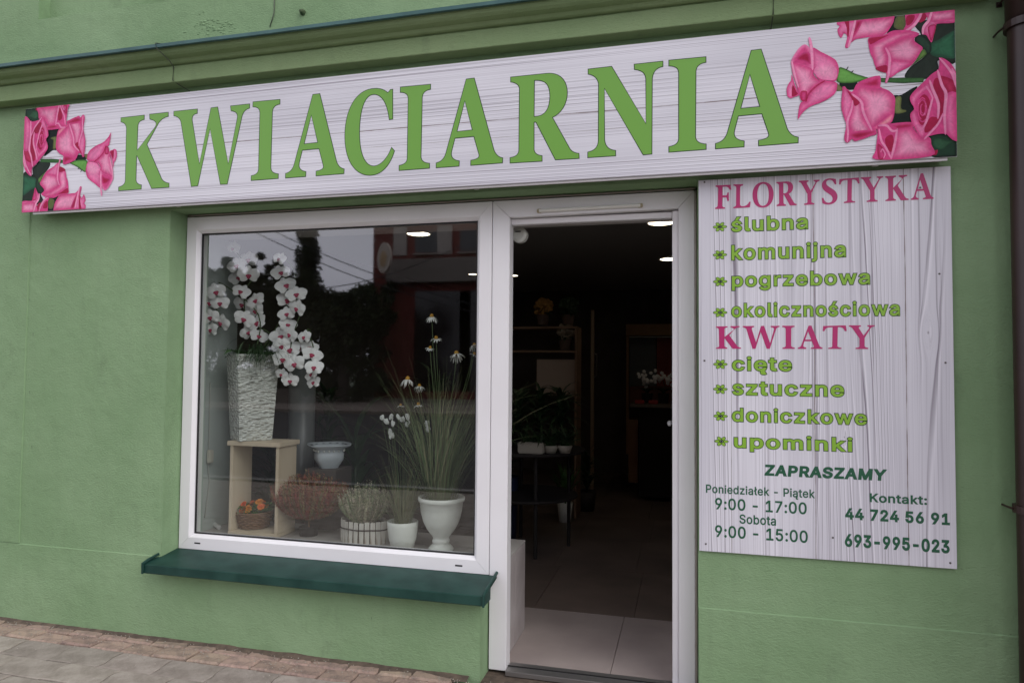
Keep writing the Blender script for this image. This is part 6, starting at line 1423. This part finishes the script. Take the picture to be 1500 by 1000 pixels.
# inner door standing open, wall behind it, counter and serving niche
yd = 5.0; pd = Ps(868, 460, yd)
idr = empty('inner_door', (pd.x, yd, 0), label='pale wooden inner door standing open at the back of the shop', cat='door', rz=math.radians(97))
MB().box(0, .85, -.02, .02, .01, pd.z+.05).build('door_panel', mat('pale_door', (.38, .29, .19), .6), idr, bevel=.002)
MB().tube([(.08, -.02, 1.35), (.08, -.05, 1.36), (.08, -.05, 1.62), (.08, -.02, 1.63)], .010, 8).build('pull_handle', ALU, idr)
yn = 6.0
nich = empty('serving_niche', (Ps(955, 560, yn).x, yn, 0), label='wood framed serving niche with a grey and red panel at the rear of the shop', cat='niche')
def nb_(px0, px1, py0, py1, y0, y1, nm, m): 
    a = Ps(px0, py1, y0); c = Ps(px1, py0, y0); MB().box(a.x, c.x, y0, y1, a.z, c.z).build(nm, m, nich, loc=(-nich.location.x, -yn, 0), bevel=.001)
ow = mat('orange_wood', (.34, .19, .08), .6, (.42, .25, .11), 4)
nb_(917, 1010, 474, 491, yn, yn+.1, 'head_board', ow); nb_(917, 921, 492, 665, yn, yn+.1, 'side_board', ow)
nb_(922, 1010, 492.5, 494, yn-.01, yn+.1, 'shelf_edge', WHT)
nb_(922, 961, 495, 566, yn+.3, yn+.32, 'grey_panel', mat('grey_panel', (.20, .24, .25), .6)); nb_(962, 1010, 495, 566, yn+.3, yn+.32, 'red_panel', mat('red_panel', (.42, .09, .07), .6))
nb_(922, 1010, 567, 592, yn, yn+.3, 'sill_board', mat('red_brown_board', (.22, .07, .05), .6))
yc = 4.6
ctr = empty('counter', (Ps(970, 600, yc).x, yc, 0), label='dark shop counter with a projecting top at the back right', cat='counter')
a = Ps(936, 596, yc); b_ = Ps(1040, 588, yc)
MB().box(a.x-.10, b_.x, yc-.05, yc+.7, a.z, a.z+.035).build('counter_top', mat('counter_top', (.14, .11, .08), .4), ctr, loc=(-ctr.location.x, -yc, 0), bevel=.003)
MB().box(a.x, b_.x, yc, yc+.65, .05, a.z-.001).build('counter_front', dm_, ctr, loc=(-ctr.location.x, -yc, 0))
c0_ = Ps(921, 614, yc+.5); c1_ = Ps(935, 614, yc+.5)
MB().box(c0_.x, c1_.x, yc+.45, yc+.9, .12, c0_.z).build('side_cabinet', ow, ctr, loc=(-ctr.location.x, -yc, 0))
for k, (px, lab) in enumerate(((948, 'white orchid pot on the left of the counter'), (972, 'white orchid pot on the right of the counter'))):
    p = Ps(px, 590, yc+.3); e = empty('counter_orchid', (p.x, yc+.3, a.z+.0355), label=lab, cat='flowers')
    MB().lathe([(.001, 0), (.05, 0), (.065, .11), (.001, .1)], 16).build('pot', dm_, e)
    mb = MB()
    for i in range(26): ellipse_petal(mb, rnd.gauss(0, .08), .26+rnd.gauss(0, .05), .024, .020, rnd.uniform(0, 3), .006, lift=rnd.gauss(0, .05), n=6)
    mb.build('blossoms', PETW, e, recalc=False)['kind'] = 'stuff'
    m2 = MB(); m2.tube([(0, 0, .1), (.01, 0, .2), (-.02, 0, .32)], .004, 5)
    for i in range(16): strap_leaf(m2, (0, 0, .1), rnd.uniform(0, 6.28), .2, .035, 1.6, .9, 5)
    m2.build('foliage', LEAFD, e, recalc=False)
for k, px in enumerate((937, 957)):
    p = Ps(px, 588, yc+.05); tag(MB().box(-.05, .05, 0, .07, 0, .04).build('red_box', mat('red_card', (.40, .03, .03), .5), None, loc=(p.x, yc+.02, a.z+.0355), bevel=.004), 'small red box on the counter edge, %s' % ('left one' if k == 0 else 'right one'), 'box')
# motion sensor under the lintel
sn = P3(762, 345, .30)
se = empty('motion_sensor', (sn.x, .30, 2.21), label='white round motion sensor hanging under the lintel inside the doorway', cat='sensor')
MB().lathe([(.001, 0), (.02, 0), (.02, -.012), (.008, -.014), (.008, -.025), (.001, -.025)], 16).build('bracket', WHT, se)
dz = min(sn.z-2.21, -.04)
MB().tube([(0, -.03, dz), (0, -.022, dz), (0, .014, dz), (0, .02, dz)], [.026, .040, .040, .030], 24).build('sensor_head', WHT, se, smooth=False)
MB().box(-.018, .010, -.0315, -.0300, dz+.012, dz+.018).build('sensor_mark', BLACK, se)
# ceiling lights
em = bpy.data.materials.new('lamp_glow'); em.use_nodes = True; nn_ = em.node_tree.nodes; nn_.clear(); oo_ = nn_.new('ShaderNodeOutputMaterial'); ee = nn_.new('ShaderNodeEmission'); ee.inputs[0].default_value = (1, .86, .66, 1); ee.inputs[1].default_value = 6; em.node_tree.links.new(ee.outputs[0], oo_.inputs[0])
def lampat(px, py, r, lab):
    d = ray(px, py); t_ = (ZC-.012-CAM.z)/d.z; p = CAM+d*t_
    e = empty('ceiling_light', (p.x, p.y, ZC), label=lab, cat='ceiling light', group='round ceiling lights of the shop')
    MB().lathe([(r, -.001), (r+.012, -.001), (r+.012, -.010), (r, -.012)], 32).build('rim', WHT, e)
    MB().lathe([(.001, -.009), (r, -.009)], 32).build('diffuser', em, e)
lampat(968, 327, .095, 'round lit ceiling light nearest the door, at the top right of the doorway')
lampat(981, 380, .095, 'round lit ceiling light half hidden by the right door post')
lampat(752, 404, .055, 'small distant ceiling light seen beside the left door post')
lampat(693, 402, .055, 'small distant ceiling light at the right edge of the window')
lampat(613, 343, .095, 'round lit ceiling light seen through the top of the window')

# ================================================================== ACROSS THE STREET (seen mirrored in the pane)
YG = YF+.036
def Rf(px, py, Y):        # photo pixel -> point on the plane y = -Y as mirrored in the pane
    d = ray(px, py); t_ = (2*YG+Y-CAM.y)/d.y; return (CAM.x+d.x*t_, CAM.z+d.z*t_)
YR = 26.0
red = empty('red_house', (-8, -YR-4, 0), label='dark red two-storey house across the street, mirrored in the shop window', cat='building')
ro_ = (8, YR+4, 0)
redm = mat('red_render', (.13, .025, .02), .9, (.18, .04, .03), 1.5); palem = mat('pale_panel', (.34, .30, .27), .9, (.42, .38, .34), 1.5)
x0 = Rf(545, 450, YR)[0]; x1 = Rf(697, 450, YR)[0]; ztop = 11.5
MB().box(x0, 6, -YR-8, -YR, 0, ztop).build('wall', redm, red, loc=ro_)
MB().box(x0-.3, 6.3, -YR-8.3, -YR+.3, ztop+.001, ztop+.4).build('roof', mat('roof_dark', (.05, .04, .04), .8), red, loc=ro_)
def rb(px0, px1, py0, py1, nm, m, out_=.08, rep=4):
    a, c = Rf(px0, py1, YR), Rf(px1, py0, YR); w_ = Rf(650, 350, YR)[0]-Rf(585, 350, YR)[0]
    for k in range(rep):
        if c[0]+k*w_ > 5.8: break
        MB().box(a[0]+k*w_, c[0]+k*w_, -YR+.001, -YR+out_, a[1], c[1]).build(nm, m, red, loc=ro_)
glassd = mat('dark_window', (.03, .035, .04), .15)
rb(577, 597, 333, 375, 'pale_panel', palem); rb(608, 643, 338, 370, 'window', glassd, .03); rb(606, 645, 371, 374, 'window_sill', palem, .2)
rb(577, 597, 295, 322, 'pale_panel', palem); rb(608, 643, 290, 322, 'window', glassd, .03)
a, c = Rf(573, 416, YR), Rf(697, 379, YR)
MB().box(a[0], 5.5, -YR+.001, -YR+.6, a[1], c[1]).build('fascia', mat('grey_fascia', (.20, .175, .155), .9), red, loc=ro_)
rb(606, 690, 425, 572, 'shop_window', mat('deep_glass', (.02, .015, .015), .2), .02, 3)
rb(548, 567, 473, 487, 'red_plate', mat('bright_red_plate', (.45, .04, .03), .6), .12, 1)
sx_, sz_ = Rf(563, 378, YR-2.2)
rsn = empty('round_sign', (sx_, -YR+2.2, sz_), label='beige round projecting sign on the corner of the red house, mirrored in the window', cat='sign', rz=math.radians(40))
MB().tube([(0, -.05, 0), (0, .05, 0)], .66, 36).build('sign_disc', mat('beige_sign', (.50, .43, .36), .7), rsn)
for s_ in (-1, 1): MB().tube([(0, s_*.052, -.05), (0, s_*.056, -.05)], .36, 30).build('inner_disc', mat('ochre_sign', (.45, .30, .15), .7), rsn)
TL = [mat('tree_leaf_a', (.030, .048, .018), .8), mat('tree_leaf_b', (.055, .075, .028), .8), mat('tree_leaf_c', (.018, .03, .014), .8)]
BARK = mat('bark', (.05, .04, .032), .95)
def tree(name, x, y, h, w, n_, lab, cat_='tree', low=.15, sz=.22, col=False):
    e = empty(name, (x, y, -.16), label=lab, cat=cat_)
    t_ = MB().tube([(0, 0, 0), (.05, 0, h*.35), (0, .05, h*.8)], [w*.06+.08, w*.045+.05, .03], 8)
    for k in range(6):
        a = k*1.05; t_.tube([(.03, 0, h*(.25+.07*k)), (w*.2*math.cos(a), w*.2*math.sin(a), h*(.4+.07*k)), (w*.36*math.cos(a), w*.36*math.sin(a), h*(.5+.07*k))], [.06, .04, .015], 5)
    t_.build('trunk', BARK, e)
    mb = MB(); cl = []
    for k in range(60):
        if col: v_ = Vector((rnd.gauss(0, .13)*w, rnd.gauss(0, .13)*w, h*(low+(1-low)*rnd.random()))); r = w*.34*(1-.6*max(0, v_.z/h-.6))
        else:
            a = rnd.uniform(0, 6.28); u = rnd.uniform(-1, 1); rr = rnd.random()**.4; v_ = Vector(((.38+.1*(low < .1))*w*rr*math.sqrt(1-u*u*(low > .1))*math.cos(a), w*.38*rr*math.sqrt(1-u*u)*math.sin(a), h*(low+(1-low)*(.5+.42*u*(rr if low > .1 else 1))))); r = w*rnd.uniform(.08, .17)
        cl.append((v_, r))
    for i in range(n_):
        c_, r = rnd.choice(cl); d = Vector((rnd.gauss(0, 1), rnd.gauss(0, 1), rnd.gauss(0, 1))).normalized()*r*rnd.random()**.35
        if col: d.z *= 1.6
        p = c_+d; s_ = sz*rnd.uniform(.5, 1.2); s_ *= .62; a1 = Vector((rnd.gauss(0, 1), rnd.gauss(0, 1), rnd.gauss(0, 1))).normalized()*s_; a2 = a1.orthogonal().normalized()*s_*.55
        mb.add([p-a1, p-a2*.9, p+a1, p+a2], [(0, 1, 2, 3)], 0 if d.z < 0 and i % 3 else (1 if i % 2 else 2))
    mb.build('crown', TL, e, recalc=False)
YT = 24.0
def tr(px, top, wpx, Y, nm, lab, **k):
    x, z = Rf(px, top, Y); w = abs(Rf(px+wpx/2, top, Y)[0]-Rf(px-wpx/2, top, Y)[0]); tree(nm, x, -Y, z+.16, w, k.pop('n', 6000), lab, **k)
tr(345, 350, 62, 24, 'broadleaf_tree', 'round leafy tree farthest left in the mirrored street view', sz=.24)
tr(385, 356, 52, 27, 'broadleaf_tree', 'leafy tree second from the left in the mirrored street view', sz=.26)
tr(412, 360, 46, 23, 'thin_tree', 'thin spiky-topped tree just left of the mirrored poplar', n=3000, sz=.2)
tr(452, 334, 38, 28, 'poplar', 'tall columnar poplar mirrored in the window', col=True, low=.05, n=9000, sz=.24)
tr(492, 402, 50, 24, 'bush_tree', 'low bushy tree right of the mirrored poplar', sz=.2)
tr(528, 396, 46, 25, 'bush_tree', 'low bushy tree against the corner of the red house', sz=.2)
tr(300, 372, 60, 26, 'broadleaf_tree', 'dark tree behind the left window rail in the mirrored view', sz=.24)
tr(270, 380, 90, 23, 'hedge_tree', 'bushy tree mirrored just beyond the left rail of the window', low=.02, n=5000, sz=.2)
tr(330, 392, 130, 22, 'hedge_tree', 'broad bushy tree filling the left of the mirrored view down to the ground', low=.02, n=9000, sz=.2)
tr(415, 388, 120, 22.6, 'hedge_tree', 'broad bushy tree under the mirrored poplar, down to the ground', low=.02, n=9000, sz=.2)
tr(545, 405, 60, 25.5, 'hedge_tree', 'dense shrub squeezed against the red house wall in the mirrored view', low=.02, n=6000, sz=.2)
tr(505, 418, 110, 22, 'hedge_tree', 'broad bushy tree beside the red house in the mirrored view', low=.02, n=9000, sz=.2)
for k, (pa, pb) in enumerate((((425, 330), (560, 385)), ((425, 345), (560, 398)), ((470, 402), (560, 384)))):
    a, c = Rf(*pa, 16), Rf(*pb, 16)
    d_ = Vector((c[0]-a[0], 0, c[1]-a[1])); p0 = Vector((a[0], -16, a[1]))-d_*1.2; p1 = Vector((c[0], -16, c[1]))+d_*1.2
    pts = [p0.lerp(p1, i/12)+Vector((0, 0, -.5*math.sin(math.pi*i/12))) for i in range(13)]
    tag(MB().tube(pts, .014, 4).build('overhead_wire', BLACK, None), ('upper overhead wire crossing the mirrored sky', 'middle overhead wire crossing the mirrored sky', 'rising overhead wire beside the red house')[k], 'wire')
# low garden wall along the far pavement
tag(MB().box(-60, Rf(545, 450, YR)[0]-.4, -20.6, -20.3, -.01, .55).build('garden_wall', mat('garden_wall', (.10, .085, .07), .9, (.14, .12, .10), 2)), 'low brownish garden wall along the far pavement under the trees', 'wall')
